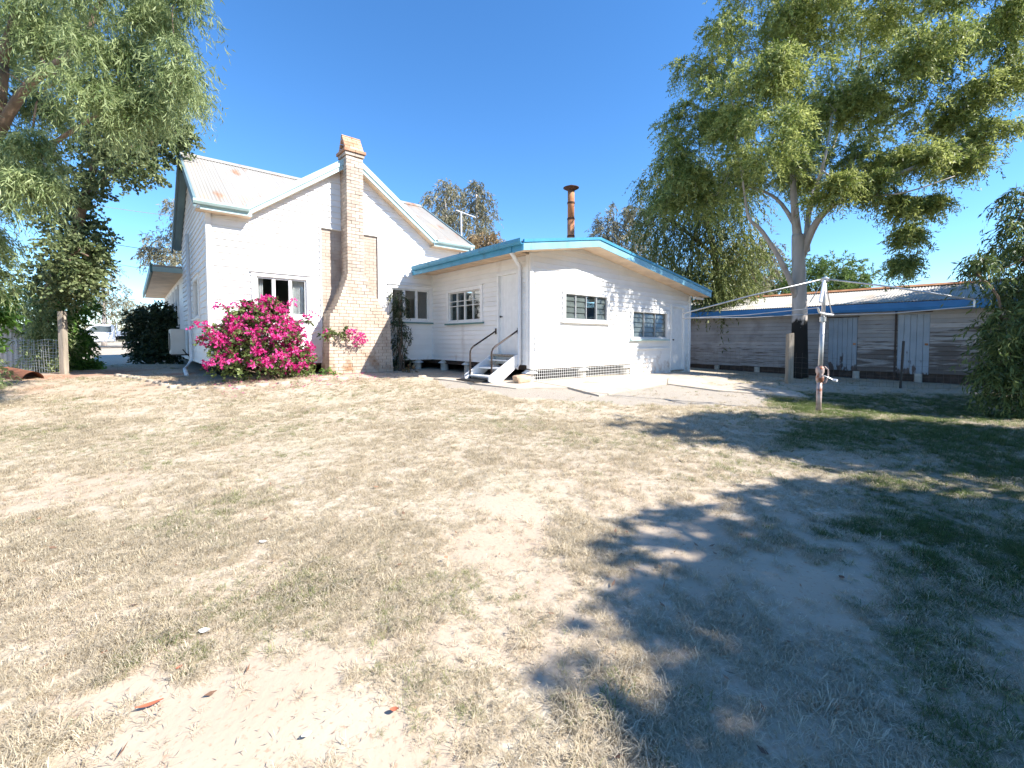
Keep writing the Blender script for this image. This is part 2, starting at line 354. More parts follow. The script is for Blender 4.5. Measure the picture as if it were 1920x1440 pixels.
def lush_shade_mask(x, y):                               # greener grass on the right, with colours darkened to deepen the tree shade
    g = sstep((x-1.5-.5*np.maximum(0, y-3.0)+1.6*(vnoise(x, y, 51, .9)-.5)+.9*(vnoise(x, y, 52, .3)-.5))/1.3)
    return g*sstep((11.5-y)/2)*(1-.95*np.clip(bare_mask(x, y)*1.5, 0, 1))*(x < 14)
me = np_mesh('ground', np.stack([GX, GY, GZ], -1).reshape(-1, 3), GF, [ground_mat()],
             {'bare': bare_mask(GX, GY).ravel(), 'gravel': gravel_mask(GX, GY).ravel(), 'red': REDM.ravel(), 'lush_shade': (.85*lush_shade_mask(GX, GY)).ravel()}, smooth=True)
tag(link('ground', me), 'dry yard of sandy soil and straw', 'ground', kind='structure')

# road beyond the house
mb = MB(); P = [hw(-60, 33), hw(60, 33), hw(60, 42), hw(-60, 42)]
n = 40
for i in range(n):
    a, b = -80+160*i/n, -80+160*(i+1)/n
    q = [hw(a, 33.5), hw(b, 33.5), hw(b, 41), hw(a, 41)]
    mb.poly([(u, v, float(zg(u, v))+.05) for u, v in q])
tag(mb.build('road', M['asphalt']), 'pale gravel street beyond the house', 'road', kind='structure')

# concrete slabs by the extension
def slab(pts, h, m=M['concrete']):
    b = MB(); top = [(x, y, float(zg(x, y))+h) for x, y in pts]
    b.prism(top, (0, 0, -.14)); o = b.build('path', m, bevel=.006); return o
tag(slab([hw(-1.5, -2.55), hw(-.95, -5.0), hw(.05, -5.55), hw(.02, -4.5), hw(-.25, -3.2), hw(-.2, -2.3)], .030), 'concrete slab at the foot of the timber steps', 'path', kind='structure')
tag(slab([hw(.07, -5.56), hw(-.15, -6.55), hw(2.7, -6.35), hw(4.05, -5.6), hw(4.05, -4.44), hw(.05, -4.46)], .032), 'concrete slab along the extension wall', 'path', kind='structure')
tag(slab([hw(4.07, -4.44), hw(4.07, -5.6), hw(2.72, -6.35), hw(2.9, -7.5), hw(3.9, -9.0), hw(4.6, -8.6), hw(5.4, -6.6), hw(7.7, -5.7), hw(7.7, -4.42)], .026), 'concrete path from the plain door across the yard', 'path', kind='structure')

# ------------------------------------------------------------------ house
house = empty('house', (HO[0], HO[1], 0), HROT)
tag(house, 'white weatherboard house with brick chimney and low blue-edged extension', 'house')
fY = lambda Y: (lambda a, b, z: (a, Y-b, z))        # wall facing the camera
fX = lambda X: (lambda a, b, z: (X-b, a, z))        # wall facing left
BOARD_N = [0]
def wall_backing(mp, a0, a1, z0, z1, openings, m, parent, depth=.10, extra=None, name='wall'):
    xs = sorted(set([a0, a1] + [v for o in openings for v in o[:2] if a0 < v < a1]))
    zs = sorted(set([z0, z1] + [v for o in openings for v in o[2:] if z0 < v < z1]))
    b = MB()
    for x0, x1 in zip(xs, xs[1:]):
        for q0, q1 in zip(zs, zs[1:]):
            cx, cz = (x0+x1)/2, (q0+q1)/2
            if any(o[0] < cx < o[1] and o[2] < cz < o[3] for o in openings): continue
            b.mbox(mp, x0, x1, -depth, 0, q0, q1)
    if extra: extra(b)
    return b.build(name, m, parent)
def boards(mp, lo, hi, z0, z1, pitch, openings, m, parent, name='weatherboard', t0=.005, t1=.029, gap=.003):
    nrow = int(math.ceil((z1-z0)/pitch - 1e-6))
    for i in range(nrow):
        za, zb = z0+i*pitch, min(z0+(i+1)*pitch, z1)
        zm = (za+zb)/2
        segs = [(None, None)]
        cuts = sorted([(o[0], o[1]) for o in openings if o[2] < zm < o[3]])
        edges = []; cur = 'L'
        left = ('L', None)
        for c0, c1 in cuts: edges.append((left, ('C', c0))); left = ('C', c1)
        edges.append((left, ('R', None)))
        for l, r in edges:
            f = lambda e, z: lo(z) if e[0] == 'L' else hi(z) if e[0] == 'R' else e[1]
            al, ar, tl, tr = f(l, za), f(r, za), f(l, zb), f(r, zb)
            if ar-al < .03 and tr-tl < .03: continue
            if tr < tl: tl = tr = (tl+tr)/2
            j = random.uniform(-.0015, .0015)
            b = MB().hexa([mp(al, 0, za+gap), mp(ar, 0, za+gap), mp(ar, t1+j, za+gap), mp(al, t1+j, za+gap), mp(tl, 0, zb), mp(tr, 0, zb), mp(tr, t0, zb), mp(tl, t0, zb)])
            b.build(name, m, parent); BOARD_N[0] += 1
def window(parent, mp, a0, a1, z0, z1, cols, rows=((0, 1),), per_sash=1, louvre=(), sill_m=None, head=True, fd=.048, curtain=None, mull=.05, bar=.018, sash_m=None):
    fw = .045
    fr = MB(); fr.mbox(mp, a0-.06, a0+fw, -.10, fd, z0-.02, z1+.05); fr.mbox(mp, a1-fw, a1+.06, -.10, fd, z0-.02, z1+.05)
    fr.mbox(mp, a0+fw, a1-fw, -.10, fd-.003, z1-fw, z1+.05); fr.mbox(mp, a0+fw, a1-fw, -.10, fd-.004, z0-.02, z0+fw*.8)
    if head: fr.mbox(mp, a0-.09, a1+.09, .0, fd+.03, z1+.053, z1+.075)
    w = fr.build('window', M['white_trim'], parent)
    MB().mbox(mp, a0-.10, a1+.08, -.05, fd+.05, z0-.06, z0-.022).build('sill', sill_m or M['white_trim'], w)
    ia0, ia1, iz0, iz1 = a0+fw, a1-fw, z0+fw*.8, z1-fw
    cw = (ia1-ia0)/cols
    for c in range(cols):
        c0, c1 = ia0+c*cw, ia0+(c+1)*cw
        s = MB(); sb = mull/2
        y0, y1 = -.06, .0+.004*(c % 2)
        s.mbox(mp, c0, c0+sb, y0, y1, iz0, iz1); s.mbox(mp, c1-sb, c1, y0, y1, iz0, iz1)
        s.mbox(mp, c0+sb, c1-sb, y0, y1-.002, iz0, iz0+mull*.8); s.mbox(mp, c0+sb, c1-sb, y0, y1-.002, iz1-mull*.6, iz1)
        p0, p1, q0, q1 = c0+sb, c1-sb, iz0+mull*.8, iz1-mull*.6
        for r0, r1 in rows[1:]: s.mbox(mp, p0, p1, y0+.01, y1-.006, q0+(q1-q0)*r0-bar/2, q0+(q1-q0)*r0+bar/2)
        sh = s.build('sash', sash_m or M['sash'], w)
        if c in louvre:
            nl = max(4, int((q1-q0)/.13)); lh_ = (q1-q0)/nl
            for k in range(nl):
                z = q0+k*lh_
                MB().hexa([mp(p0,-.022,z),mp(p1,-.022,z),mp(p1,-.016,z),mp(p0,-.016,z),mp(p0,-.052,z+lh_*1.1),mp(p1,-.052,z+lh_*1.1),mp(p1,-.046,z+lh_*1.1),mp(p0,-.046,z+lh_*1.1)]).build('louvre', M['louvre'], w)
        else:
            for r0, r1 in rows:
                MB().mbox(mp, p0, p1, -.035, -.031, q0+(q1-q0)*r0+(bar/2 if r0 > 0 else 0), q0+(q1-q0)*r1-(bar/2 if r1 < 1 else 0)).build('pane', M['glass'], w)
    if curtain:
        for ca, cb in curtain:
            b = MB(); n = 28; pts = []
            for i in range(n+1):
                a = ca+(cb-ca)*i/n; d = -.16+.028*math.sin(i*1.9)+.01*math.sin(i*4.1); pts.append((a, d))
            for (aa, d0), (ab, d1) in zip(pts, pts[1:]): b.poly([mp(aa, d0, z0+.02), mp(ab, d1, z0+.02), mp(ab, d1, z1), mp(aa, d0, z1)])
            b.build('curtain', M['curtain'], w, smooth=True)
    return w

# --- main block: front wall y = 0, x -5.73..1.0, left gable wall x = -5.73, y 0..6.1
XL, XR, YB = -5.73, 1.0, 6.1
GAX, GAZ, GSL = -2.5, 5.66, .72                     # front gable: apex x, underside height, slope
gl = lambda z: max(XL, GAX-(GAZ-z)/GSL) if z > 3.86 else XL
gr = lambda z: min(XR, GAX+(GAZ-z)/GSL) if z > 3.86 else XR
W1 = (-4.83, -3.62, 1.53, 2.54); W2 = (-1.40, -.10, 1.53, 2.53); PANEL = (-3.30, -1.76, .3, 3.87)
opF = [W1, W2, PANEL]
def gabf(b):
    b.prism([(GAX-2.45, .10, 3.86), (GAX+2.45, .10, 3.86), (GAX, .10, GAZ)], (0, -.098, 0))
wf = wall_backing(fY(0), XL, XR, .40, 3.86, opF, M['white'], house, extra=gabf)
boards(fY(0), gl, gr, .38, 5.62, .152, [W1, W2, PANEL, (.02, 1.2, 0, 2.98)], M['white'], wf)
MB().box(XL-.03, XL+.07, -.055, -.0, .40, 3.88).build('corner_board', M['white_trim'], house)
MB().box(-.035, -.0, -.045, -.0, .40, 3.02).build('corner_board', M['white_trim'], house)
window(house, fY(0), *W1, cols=3, curtain=[(-4.83, -4.62), (-3.98, -3.66)], mull=.075)
window(house, fY(0), *W2, cols=3, sill_m=M['green_sill'], mull=.075)
# left gable wall
RZ = lambda y: 3.95+.606*(y+.3) if y < 3.05 else 3.95+.606*(6.4-y)   # main roof height
gy0 = lambda z: max(0, (z-3.88)/.606-.25)
gy1 = lambda z: min(YB, 6.1-((z-3.88)/.606-.25))
WL = (1.55, 2.75, 1.55, 2.58)
def gabl(b): b.prism([(XL, 0, 3.86), (XL, YB, 3.86), (XL, 3.05, 5.86)], (.098, 0, 0))
wl = wall_backing(fX(XL), 0, YB, .40, 3.86, [WL], M['white'], house, extra=gabl)
boards(fX(XL), gy0, gy1, .38, 5.85, .152, [WL], M['white'], wl)
window(house, fX(XL), *WL, cols=2, mull=.06)
MB().box(XL-.04, XL, -.0, .08, .40, 3.9).build('corner_board', M['white_trim'], house)
# other walls, floors and rooms
MB().box(XR-.1, XR, .1, YB, .4, 3.9).build('wall', M['white'], house)
MB().box(XL, XR, YB-.1, YB, .4, 3.9).build('wall', M['white'], house)
MB().box(XL+.1, XR-.1, .1, YB-.1, .34, .44).build('floor', M['dark_timber'], house)
MB().box(XL+.1, XR-.1, .1, YB-.1, 3.5, 3.56).build('ceiling', M['room'], house)
MB().box(XL+.1, XR-.1, 3.6, 3.7, .44, 3.5).build('partition', M['room'], house)
MB().box(XL+.25, XR, 1.2, 1.28, -.2, .34).build('subfloor_shade', M['dark'], house)  # dark panel standing for the shade under the main floor
# rear wing towards the street
MB().box(XL, 3.0, YB+.02, 17, .4, 3.2).build('wall', M['white'], house)
MB().box(XL+.4, 3.0, YB, YB+.08, -.2, .38).build('subfloor_shade', M['dark'], house)  # dark panel in place of the shade below the wing
b = MB(); b.box(XL-.78, 3.2, YB-.05, 17.3, 3.30, 3.36); b.build('wing_roof', M['roof'], house)
MB().box(XL-.76, XL-.0, YB-.02, 17.2, 3.12, 3.15).build('soffit', M['cream_soffit'], house)
MB().box(XL-.84, XL-.78, YB-.06, 17.3, 3.12, 3.38).build('gutter', M['green_sill'], house)
MB().box(XL-.78, XL-.0, YB-.07, YB-.03, 3.15, 3.295).build('fascia', M['aqua'], house)
for k in range(6):
    window(house, fX(XL-.001), 8+k*1.4, 8.9+k*1.4, 1.5, 2.9, cols=2, head=False)

# main roof: corrugated sheets
def corr(k): return .011*math.cos(k*math.pi/2) if False else (.012 if k % 4 == 0 else 0 if k % 2 else -.012)
def gz(x): return GAZ+.16-GSL*abs(x-GAX)
RX0, RX1 = XL-.25, 1.32
MR = lambda y: 3.97+.606*(y+.35)                     # roof skin, front slope
def strip_sheet(cols, m, parent, name='roof_sheet'):
    """cols: list of ((x,y,z) low, (x,y,z) high) lines"""
    b = MB()
    for lo_, hi_ in cols: b.v += [tuple(lo_), tuple(hi_)]
    for i in range(len(cols)-1): b.f.append((2*i, 2*i+2, 2*i+3, 2*i+1))
    return b.build(name, m, parent, smooth=True)
roof = MB().box(RX0, RX1, 2.97, 3.13, MR(3.05)-.02, MR(3.05)+.03)
roof.v = []; roof.f = []
roof.prism([(RX0, 2.86, MR(3.05)-.10), (RX0, 3.05, MR(3.05)+.035), (RX0, 3.24, MR(3.05)-.10), (RX0, 3.05, MR(3.05)+.005)], (RX1-RX0, 0, 0))
roof = roof.build('roof', M['roof'], house)
nsh = 10; sw = (RX1-RX0)/nsh
for s in range(nsh):
    x0 = RX0+s*sw; cols = []; cb = []
    for k in range(41):
        x = x0+sw*k/40; h = corr(k)
        yv = -.35
        if GAX-2.48 < x < GAX+2.48: yv = max(-.35, (gz(x)-3.97)/.606-.35-.05)
        cols.append(((x, yv, MR(yv)+h), (x, 3.06, MR(3.05)+h)))
        cb.append(((x, 6.45, MR(-.35)+h), (x, 3.04, MR(3.05)+h)))
    strip_sheet(cols, M['roof'], roof); strip_sheet(cb, M['roof'], roof)
for side in (-1, 1):                                 # gable roof skins
    for s in range(4):
        cols = []
        for k in range(33):
            y = -.24+(s*32+k)*.76/32; h = corr(k)
            top = min(2.49, max(.0, (GAZ+.16-MR(y))/GSL)) if y > -.2 else 2.49
            if top <= .02: continue
            cols.append(((GAX+side*top, y, gz(GAX+side*top)+h), (GAX, y, gz(GAX)+h)))
        if len(cols) > 1: strip_sheet(cols, M['roof'], roof)
MB().prism([(GAX-.16, -.26, gz(GAX-.16)+.02), (GAX, -.26, gz(GAX)+.05), (GAX+.16, -.26, gz(GAX)+.02-.115), (GAX, -.26, gz(GAX)+.015)], (0, 3.1, 0)).build('ridge_cap', M['roof'], roof)
# barge boards: upper roll and lower board on each slope
def barge(x0, z0, x1, z1, y, h0, h1, m, th=.03):
    MB().prism([(x0, y, z0-h1), (x1, y, z1-h1), (x1, y, z1-h0), (x0, y, z0-h0)], (0, -th, 0)).build('barge_board', m, house)
GT = GAZ+.20
for s in (-1, 1):
    xe = GAX+s*2.5
    barge(GAX, GT, xe, GT-2.5*GSL, -.235, -.02, .135, M['aqua'], .055)
    barge(GAX, GT, xe, GT-2.5*GSL, -.235, .137, .245, M['aqua'])
    MB().prism([(GAX, -.0, GT-.25), (xe, -.0, GT-.25-2.5*GSL), (xe, -.23, GT-.25-2.5*GSL), (GAX, -.23, GT-.25)], (0, 0, .012)).build('soffit', M['cream_soffit'], house)
def barge_l(y0, z0, y1, z1, h0, h1, m, xa=RX0, th=.05):
    MB().prism([(xa, y0, z0-h1), (xa, y1, z1-h1), (xa, y1, z1-h0), (xa, y0, z0-h0)], (th, 0, 0)).build('barge_board', m, house)
for xa in (RX0-.02, RX1-.02):
    barge_l(-.36, MR(-.35), 3.05, MR(3.05), -.03, .15, M['barge_shade'], xa); barge_l(6.46, MR(-.35), 3.05, MR(3.05), -.03, .15, M['barge_shade'], xa)
for ya, yb in ((-.2, 3.05), (6.3, 3.05)):
    MB().prism([(RX0+.04, ya, MR(-.2)-.15), (RX0+.04, yb, MR(3.05)-.15), (XL-.03, yb, MR(3.05)-.15), (XL-.03, ya, MR(-.2)-.15)], (0, 0, .012)).build('soffit', M['barge_shade'], house)
# gutters and eave linings
def gutter(x0, x1, y, z, m, parent=house):
    b = MB(); prof = [(y, z-.095), (y-.075, z-.095), (y-.105, z-.05), (y-.105, z), (y-.095, z), (y-.095, z-.045), (y-.07, z-.085), (y, z-.085)]
    b.prism([(x0, p, q) for p, q in prof], (x1-x0, 0, 0)); return b.build('gutter', m, parent)
gutter(RX0-.03, GAX-2.46, -.31, 3.985, M['aqua']); gutter(GAX+2.46, RX1-.0, -.31, 3.985, M['aqua'])
MB().box(RX0+.1, GAX-2.4, -.32, -.29, 3.80, 3.94).build('fascia', M['aqua'], house)
MB().box(GAX+2.4, RX1-.05, -.32, -.29, 3.80, 3.94).build('fascia', M['aqua'], house)
MB().box(RX0+.04, GAX-2.4, -.29, -.0, 3.80, 3.815).build('soffit', M['cream_soffit'], house)
MB().box(GAX+2.4, RX1-.05, -.29, -.0, 3.80, 3.815).build('soffit', M['cream_soffit'], house)
MB().tube([(1.22, -.36, 3.9), (1.22, -.34, 3.35)], .035, 8).build('downpipe', M['pvc'], house)

# --- chimney
chim = MB()
CP = .47
prof = [(.02, -3.33, -1.60), (1.50, -3.28, -1.66), (1.62, -3.26, -1.68), (1.85, -3.10, -1.86), (2.2, -2.95, -2.05), (2.6, -2.80, -2.26), (2.75, -2.775, -2.34), (5.74, -2.775, -2.34)]
pz = [p[0] for p in prof]
cxl = lambda z: float(np.interp(z, pz, [p[1] for p in prof])); cxr = lambda z: float(np.interp(z, pz, [p[2] for p in prof]))
cpr = lambda z: float(np.interp(z, [0, 1.5, 2.7, 9], [.60, .55, CP, CP]))
zz = [.02, 1.5, 1.62, 1.85, 2.2, 2.6, 2.75, 5.74]
for a, b_ in zip(zz, zz[1:]):
    i_ = .017
    chim.hexa([(cxl(a)+i_, -cpr(a)+i_, a), (cxr(a)-i_, -cpr(a)+i_, a), (cxr(a)-i_, .05, a), (cxl(a)+i_, .05, a), (cxl(b_)+i_, -cpr(b_)+i_, b_), (cxr(b_)-i_, -cpr(b_)+i_, b_), (cxr(b_)-i_, .05, b_), (cxl(b_)+i_, .05, b_)])
chimney = chim.build('chimney', M['mortar'], house)
BH, BL, JT = .0862, .235, .010
def brick_row(b_or_none, z, h, x0, x1, y, depth, off, m, parent, indiv, stuff):
    x = x0-off
    while x < x1-.01:
        a, c = max(x, x0), min(x+BL-JT, x1); x += BL
        if c-a < .03: continue
        j = random.uniform(-.011, .006)
        box = (a, c, y+j, y+depth, z, z+h-JT)
        if indiv: MB().box(*box).build('brick', m, parent)
        else: stuff.box(*box)
nb = int(5.70/BH); st = MB()
for i in range(nb):
    z = .03+i*BH; zm = z+BH/2
    if z > 5.70: break
    indiv = z > 2.1
    xl, xr, p = cxl(zm), cxr(zm), cpr(zm)
    if indiv and z > 2.6:                              # two-brick shaft, alternating bond
        cuts = [xl, xl+.2175, xr] if i % 2 else [xl, xl+.1087, xl+.326, xr]
        for a, c in zip(cuts, cuts[1:]):
            MB().box(a+(0 if a == xl else JT/2), c-(0 if c == xr else JT/2), -p+random.uniform(-.010, .006), -p+.1, z, z+BH-JT).build('brick', M['brick'], chimney)
    else: brick_row(None, z, BH, xl, xr, -p, .1, (i % 2)*BL/2, M['brick'], chimney, indiv, st)
    for side, xs in ((-1, xl), (1, xr)):               # side faces
        y = -p+.102-(i % 2)*.11
        while y < .02:
            a, c = max(y, -p+.102), min(y+.225, .04); y += BL
            if c-a < .03: continue
            j = random.uniform(-.004, .003)
            bx = (xs+j, xs+.1, a, c, z, z+BH-JT) if side < 0 else (xs-.1, xs-j, a, c, z, z+BH-JT)
            if indiv and side < 0: MB().box(*bx).build('brick', M['brick'], chimney)
            else: st.box(*bx)
o = st.build('brickwork', M['brick_old'], chimney); o['kind'] = 'stuff'
# corbel, sloping brick cap
for z0, z1, e in ((5.74, 5.82, .03), (5.825, 5.90, .065)):
    for a, c in ((-2.775-e, -2.56), (-2.55, -2.34+e)):
        MB().box(a, c, -CP-e, -CP+.12, z0, z1-.006).build('brick', M['brick_red'] if e > .05 else M['brick'], chimney)
    for xs0, xs1 in ((-2.775-e+.002, -2.66), (-2.45, -2.34+e-.002)):
        MB().box(xs0, xs1, -CP+.125, .02+e, z0, z1-.006).build('brick', M['brick_red'] if e > .05 else M['brick'], chimney)
for sgn in (0, 1):
    for r in range(4):
        t0, t1 = r/4, (r+1)/4
        ya, yb = (-CP-.02, -.235) if sgn == 0 else (.02, -.215)
        y0, y1 = ya+(yb-ya)*t0, ya+(yb-ya)*t1; q0, q1 = 5.90+.42*t0, 5.90+.42*t1
        dy = .07 if sgn == 0 else -.07
        for a, c in (((-2.80, -2.56), (-2.55, -2.32)) if r % 2 else ((-2.80, -2.68), (-2.67, -2.44), (-2.43, -2.32))):
            MB().hexa([(a, y0, q0), (c, y0, q0), (c, y0+dy, q0-.03), (a, y0+dy, q0-.03), (a, y1, q1-.008), (c, y1, q1-.008), (c, y1+dy*.9, q1-.04), (a, y1+dy*.9, q1-.04)]).build('brick', M['brick_red'], chimney)
MB().box(-2.70, -2.40, -CP+.1, -.08, 5.70, 5.91).build('flue_lining', M['dark'], chimney)
# brick panel in the wall behind the chimney
pn = MB(); pn.box(-3.29, -1.77, .02, .10, .30, 3.86); o = pn.build('brick_panel', M['mortar'], house)
st = MB(); i = 0; z = .32
while z < 3.84:
    x = -3.285-(i % 2)*BL/2
    while x < -1.78:
        a, c = max(x, -3.285), min(x+BL-.006, -1.775); x += BL
        if c-a > .03: st.box(a, c, .006+random.uniform(-.004, .003), .05, z, min(z+BH-.006, 3.855))
    z += BH; i += 1
q = st.build('brickwork', M['brick'], o); q['kind'] = 'stuff'
MB().box(-3.32, -1.74, -.05, .02, 3.872, 3.895).build('panel_head', M['white_trim'], house)
MB().box(-1.765, -1.735, -.045, .02, 1.7, 3.87).build('panel_trim', M['white_trim'], house)
MB().box(-3.325, -3.295, -.045, .02, .4, 3.87).build('panel_trim', M['white_trim'], house)

# --- extension: x 0..7.5, y -4.39..0 and further back
YF, XE = -4.39, 7.5
LW = (-2.55, -.92, 1.47, 2.38); DL = (-4.02, -3.22, .58, 2.64)
we = wall_backing(fX(0), YF, -.0, .40, 2.96, [LW, DL], M['white'], house)
boards(fX(0), lambda z: YF, lambda z: -.03, .38, 2.96, .122, [LW, DL], M['white'], we)
window(house, fX(0), *LW, cols=2, rows=((0, .52), (.52, .70), (.70, 1)), sill_m=M['green_sill'], mull=.05)
for w in [c for c in house.children if c.name.startswith('window')][-1:]:
    s = MB(); cw = (LW[1]-LW[0]-.09)/2
    for c in range(2):
        m_ = LW[0]+.045+cw*(c+.5); s.mbox(fX(0), m_-.011, m_+.011, -.055, -.0, LW[2]+.07, LW[3]-.07)
    s.build('glazing_bar', M['sash'], w)
# roof profile of the extension's front
ERX, ERZ = 1.89, 3.33
ext_top = lambda x: (ERZ-(ERX-x)*.165) if x < ERX else (ERZ-(x-ERX)*.147)
FW1 = (1.16, 2.93, 1.47, 2.19); FW2 = (4.08, 6.03, 1.02, 1.86); FD = (6.28, 7.14, -.04, 2.10)
el = lambda z: max(0, ERX-(ERZ-z)/.165); er = lambda z: min(XE, ERX+(ERZ-z)/.147)
def extg(b): b.prism([(0, YF+.1, 2.46), (XE, YF+.1, 2.46), (XE, YF+.1, ext_top(XE)), (ERX, YF+.1, ERZ), (0, YF+.1, ext_top(0))], (0, -.098, 0))
wx = wall_backing(fY(YF), 0, XE, -.14, 2.46, [FW1, FW2, FD, (-1, 4.05, -.2, .30)], M['white'], house, extra=extg)
boards(fY(YF), el, er, .28, 3.30, .127, [FW1, FW2, FD], M['white'], wx)
boards(fY(YF), lambda z: 4.05, lambda z: XE, -.10, .28, .127, [FD], M['white'], wx)
MB().box(-.03, .07, YF-.055, YF, .30, 3.0).build('corner_board', M['white_trim'], house)
MB().box(-.045, -.0, YF+.0, YF+.08, .38, 2.96).build('corner_board', M['white_trim'], house)
MB().box(XE-.06, XE+.03, YF-.045, YF, -.12, 2.48).build('corner_board', M['white_trim'], house)
window(house, fY(YF), *FW1, cols=4, louvre=(0, 1, 3), head=False, mull=.03, sash_m=M['steel'])
window(house, fY(YF), *FW2, cols=3, louvre=(0, 1, 2), head=False, mull=.03, sill_m=M['aqua'], sash_m=M['steel'])
MB().box(4.05, 6.2, YF-.05, YF-.0, .70, .735).build('cover_strip', M['white_trim'], house)
b = MB(); b.box(.19, .94, YF-.046, YF-.005, .75, 1.11); b.build('hatch', M['white_trim'], house)
b = MB()
for (x0, x1, z0, z1) in ((.15, .98, 1.115, 1.14), (.15, .185, .72, 1.115), (.945, .98, .72, 1.115)): b.box(x0, x1, YF-.056, YF-.005, z0, z1)
b.build('hatch_frame', M['white_trim'], house)
def door(mp, a0, a1, z0, z1, m, planks, knob_a, jam=.06):
    d = MB(); n = planks; w_ = (a1-a0)/n
    d.mbox(mp, a0, a1, -.07, -.034, z0, z1)
    dr = d.build('door', m, house)
    for k in range(n): MB().mbox(mp, a0+k*w_+.003, a0+(k+1)*w_-.003, -.034, -.022, z0+.01, z1-.005).build('plank', m, dr)
    f = MB(); f.mbox(mp, a0-jam, a0, -.10, .045, z0, z1+jam); f.mbox(mp, a1, a1+jam, -.10, .045, z0, z1+jam); f.mbox(mp, a0, a1, -.10, .043, z1, z1+jam)
    f.build('door_frame', M['white_trim'], dr)
    MB().mbox(mp, a0-.02, a1+.02, -.10, .05, z0-.035, z0-.001).build('threshold', M['timber'], dr)
    c = mp(knob_a, .02, (z0+z1)/2-.03); b = MB(); e = mp(knob_a, -.03, (z0+z1)/2-.03)
    b.tube([e, c, mp(knob_a, .03, (z0+z1)/2-.03), mp(knob_a, .055, (z0+z1)/2-.03)], [.012, .012, .028, .02], 10).build('door_handle', M['black'], dr)
    return dr
door(fX(0), DL[0]+.06, DL[1]-.06, DL[2]+.02, DL[3]-.06, M['white_trim'], 6, DL[1]-.14)
door(fY(YF), FD[0]+.05, FD[1]-.05, FD[2]+.02, FD[3]-.05, M['white_trim'], 5, FD[0]+.13)
# other walls, floors, rooms
MB().box(XE-.1, XE, YF+.1, 4, -.14, 2.46).build('wall', M['white'], house)
MB().box(1.0, XE, 3.9, 4.0, -.14, 2.9).build('wall', M['white'], house)
MB().box(.1, XE-.1, YF+.1, 3.9, .26, .36).build('floor', M['dark_timber'], house)
MB().box(.1, XE-.1, -.6, -.5, .36, 2.45).build('partition', M['room'], house)
MB().box(.3, XE-.12, YF+.27, YF+.33, -.3, .26).build('subfloor_shade', M['dark'], house)  # dark board added behind the mesh as painted underfloor shade
# extension roof
er_l, er_r, yf_r, yb_r = -.70, 7.95, YF-.52, 4.2
rz = lambda x: (3.52-(ERX-x)*.165) if x < ERX else (3.52-(x-ERX)*.147)
b = MB()
for x0, x1 in ((er_l, ERX), (ERX, er_r)):
    b.hexa([(x0, yf_r, rz(x0)-.03), (x1, yf_r, rz(x1)-.03), (x1, yb_r, rz(x1)-.03), (x0, yb_r, rz(x0)-.03), (x0, yf_r, rz(x0)), (x1, yf_r, rz(x1)), (x1, yb_r, rz(x1)), (x0, yb_r, rz(x0))])
# the left slope stops at the main wall
b.v = []; b.f = []
b.hexa([(er_l, yf_r, rz(er_l)-.03), (ERX, yf_r, rz(ERX)-.03), (ERX, -.03, rz(ERX)-.03), (er_l, -.03, rz(er_l)-.03), (er_l, yf_r, rz(er_l)), (ERX, yf_r, rz(ERX)), (ERX, -.03, rz(ERX)), (er_l, -.03, rz(er_l))])
b.hexa([(1.01, -.028, rz(1.01)-.03), (ERX, -.028, rz(ERX)-.03), (ERX, yb_r, rz(ERX)-.03), (1.01, yb_r, rz(1.01)-.03), (1.01, -.028, rz(1.01)), (ERX, -.028, rz(ERX)), (ERX, yb_r, rz(ERX)), (1.01, yb_r, rz(1.01))])
b.hexa([(ERX, yf_r, rz(ERX)-.03), (er_r, yf_r, rz(er_r)-.03), (er_r, yb_r, rz(er_r)-.03), (ERX, yb_r, rz(ERX)-.03), (ERX, yf_r, rz(ERX)), (er_r, yf_r, rz(er_r)), (er_r, yb_r, rz(er_r)), (ERX, yb_r, rz(ERX))])
b.build('roof', M['roof'], house)
for x0, x1 in ((er_l+.02, ERX), (ERX, er_r)):         # rake: thin upper roll and main board
    barge(x0, rz(x0), x1, rz(x1), yf_r, -.03, .035, M['blue'], .05)
    barge(x0, rz(x0), x1, rz(x1), yf_r, .037, .20, M['blue_sunlit'], .025)
    MB().prism([(x0, yf_r, rz(x0)-.19), (x1, yf_r, rz(x1)-.19), (x1, YF-.0, rz(x1)-.19), (x0, YF-.0, rz(x0)-.19)], (0, 0, .012)).build('soffit', M['cream_soffit'], house)
prof = [(er_l, 3.01), (er_l-.085, 3.01), (er_l-.115, 3.06), (er_l-.115, 3.13), (er_l-.105, 3.13), (er_l-.10, 3.07), (er_l-.075, 3.02), (er_l, 3.02)]
MB().prism([(px, yf_r-.06, q) for px, q in prof], (0, 4.78, 0)).build('gutter', M['blue'], house)
MB().box(er_l, er_l+.025, yf_r, -.04, 2.89, 3.07).build('fascia', M['blue'], house)
MB().box(er_l+.025, -.0, YF-.0, -.03, 2.955, 2.975).build('soffit', M['cream_soffit'], house)
for k, (px, w_) in enumerate(((-.42, .012), (-.22, .012))): MB().box(px, px+w_, YF, -.03, 2.945, 2.956).build('soffit_batten', M['cream_soffit'], house)
MB().box(7.3, 7.9, YF-.3, YF-.22, 2.36, 2.43).build('rafter_end', M['white_trim'], house)
MB().tube([(-.66, YF-.12, 2.98), (-.66, YF-.12, 2.90), (-.10, YF+.25, 2.72), (-.07, YF+.27, 2.60), (-.07, YF+.27, .42), (-.16, YF+.27, .30)], .045, 12).build('downpipe', M['pvc'], house, smooth=True)
MB().box(-.72, -.60, YF-.18, YF-.06, 2.90, 3.02).build('rainhead', M['blue'], house)
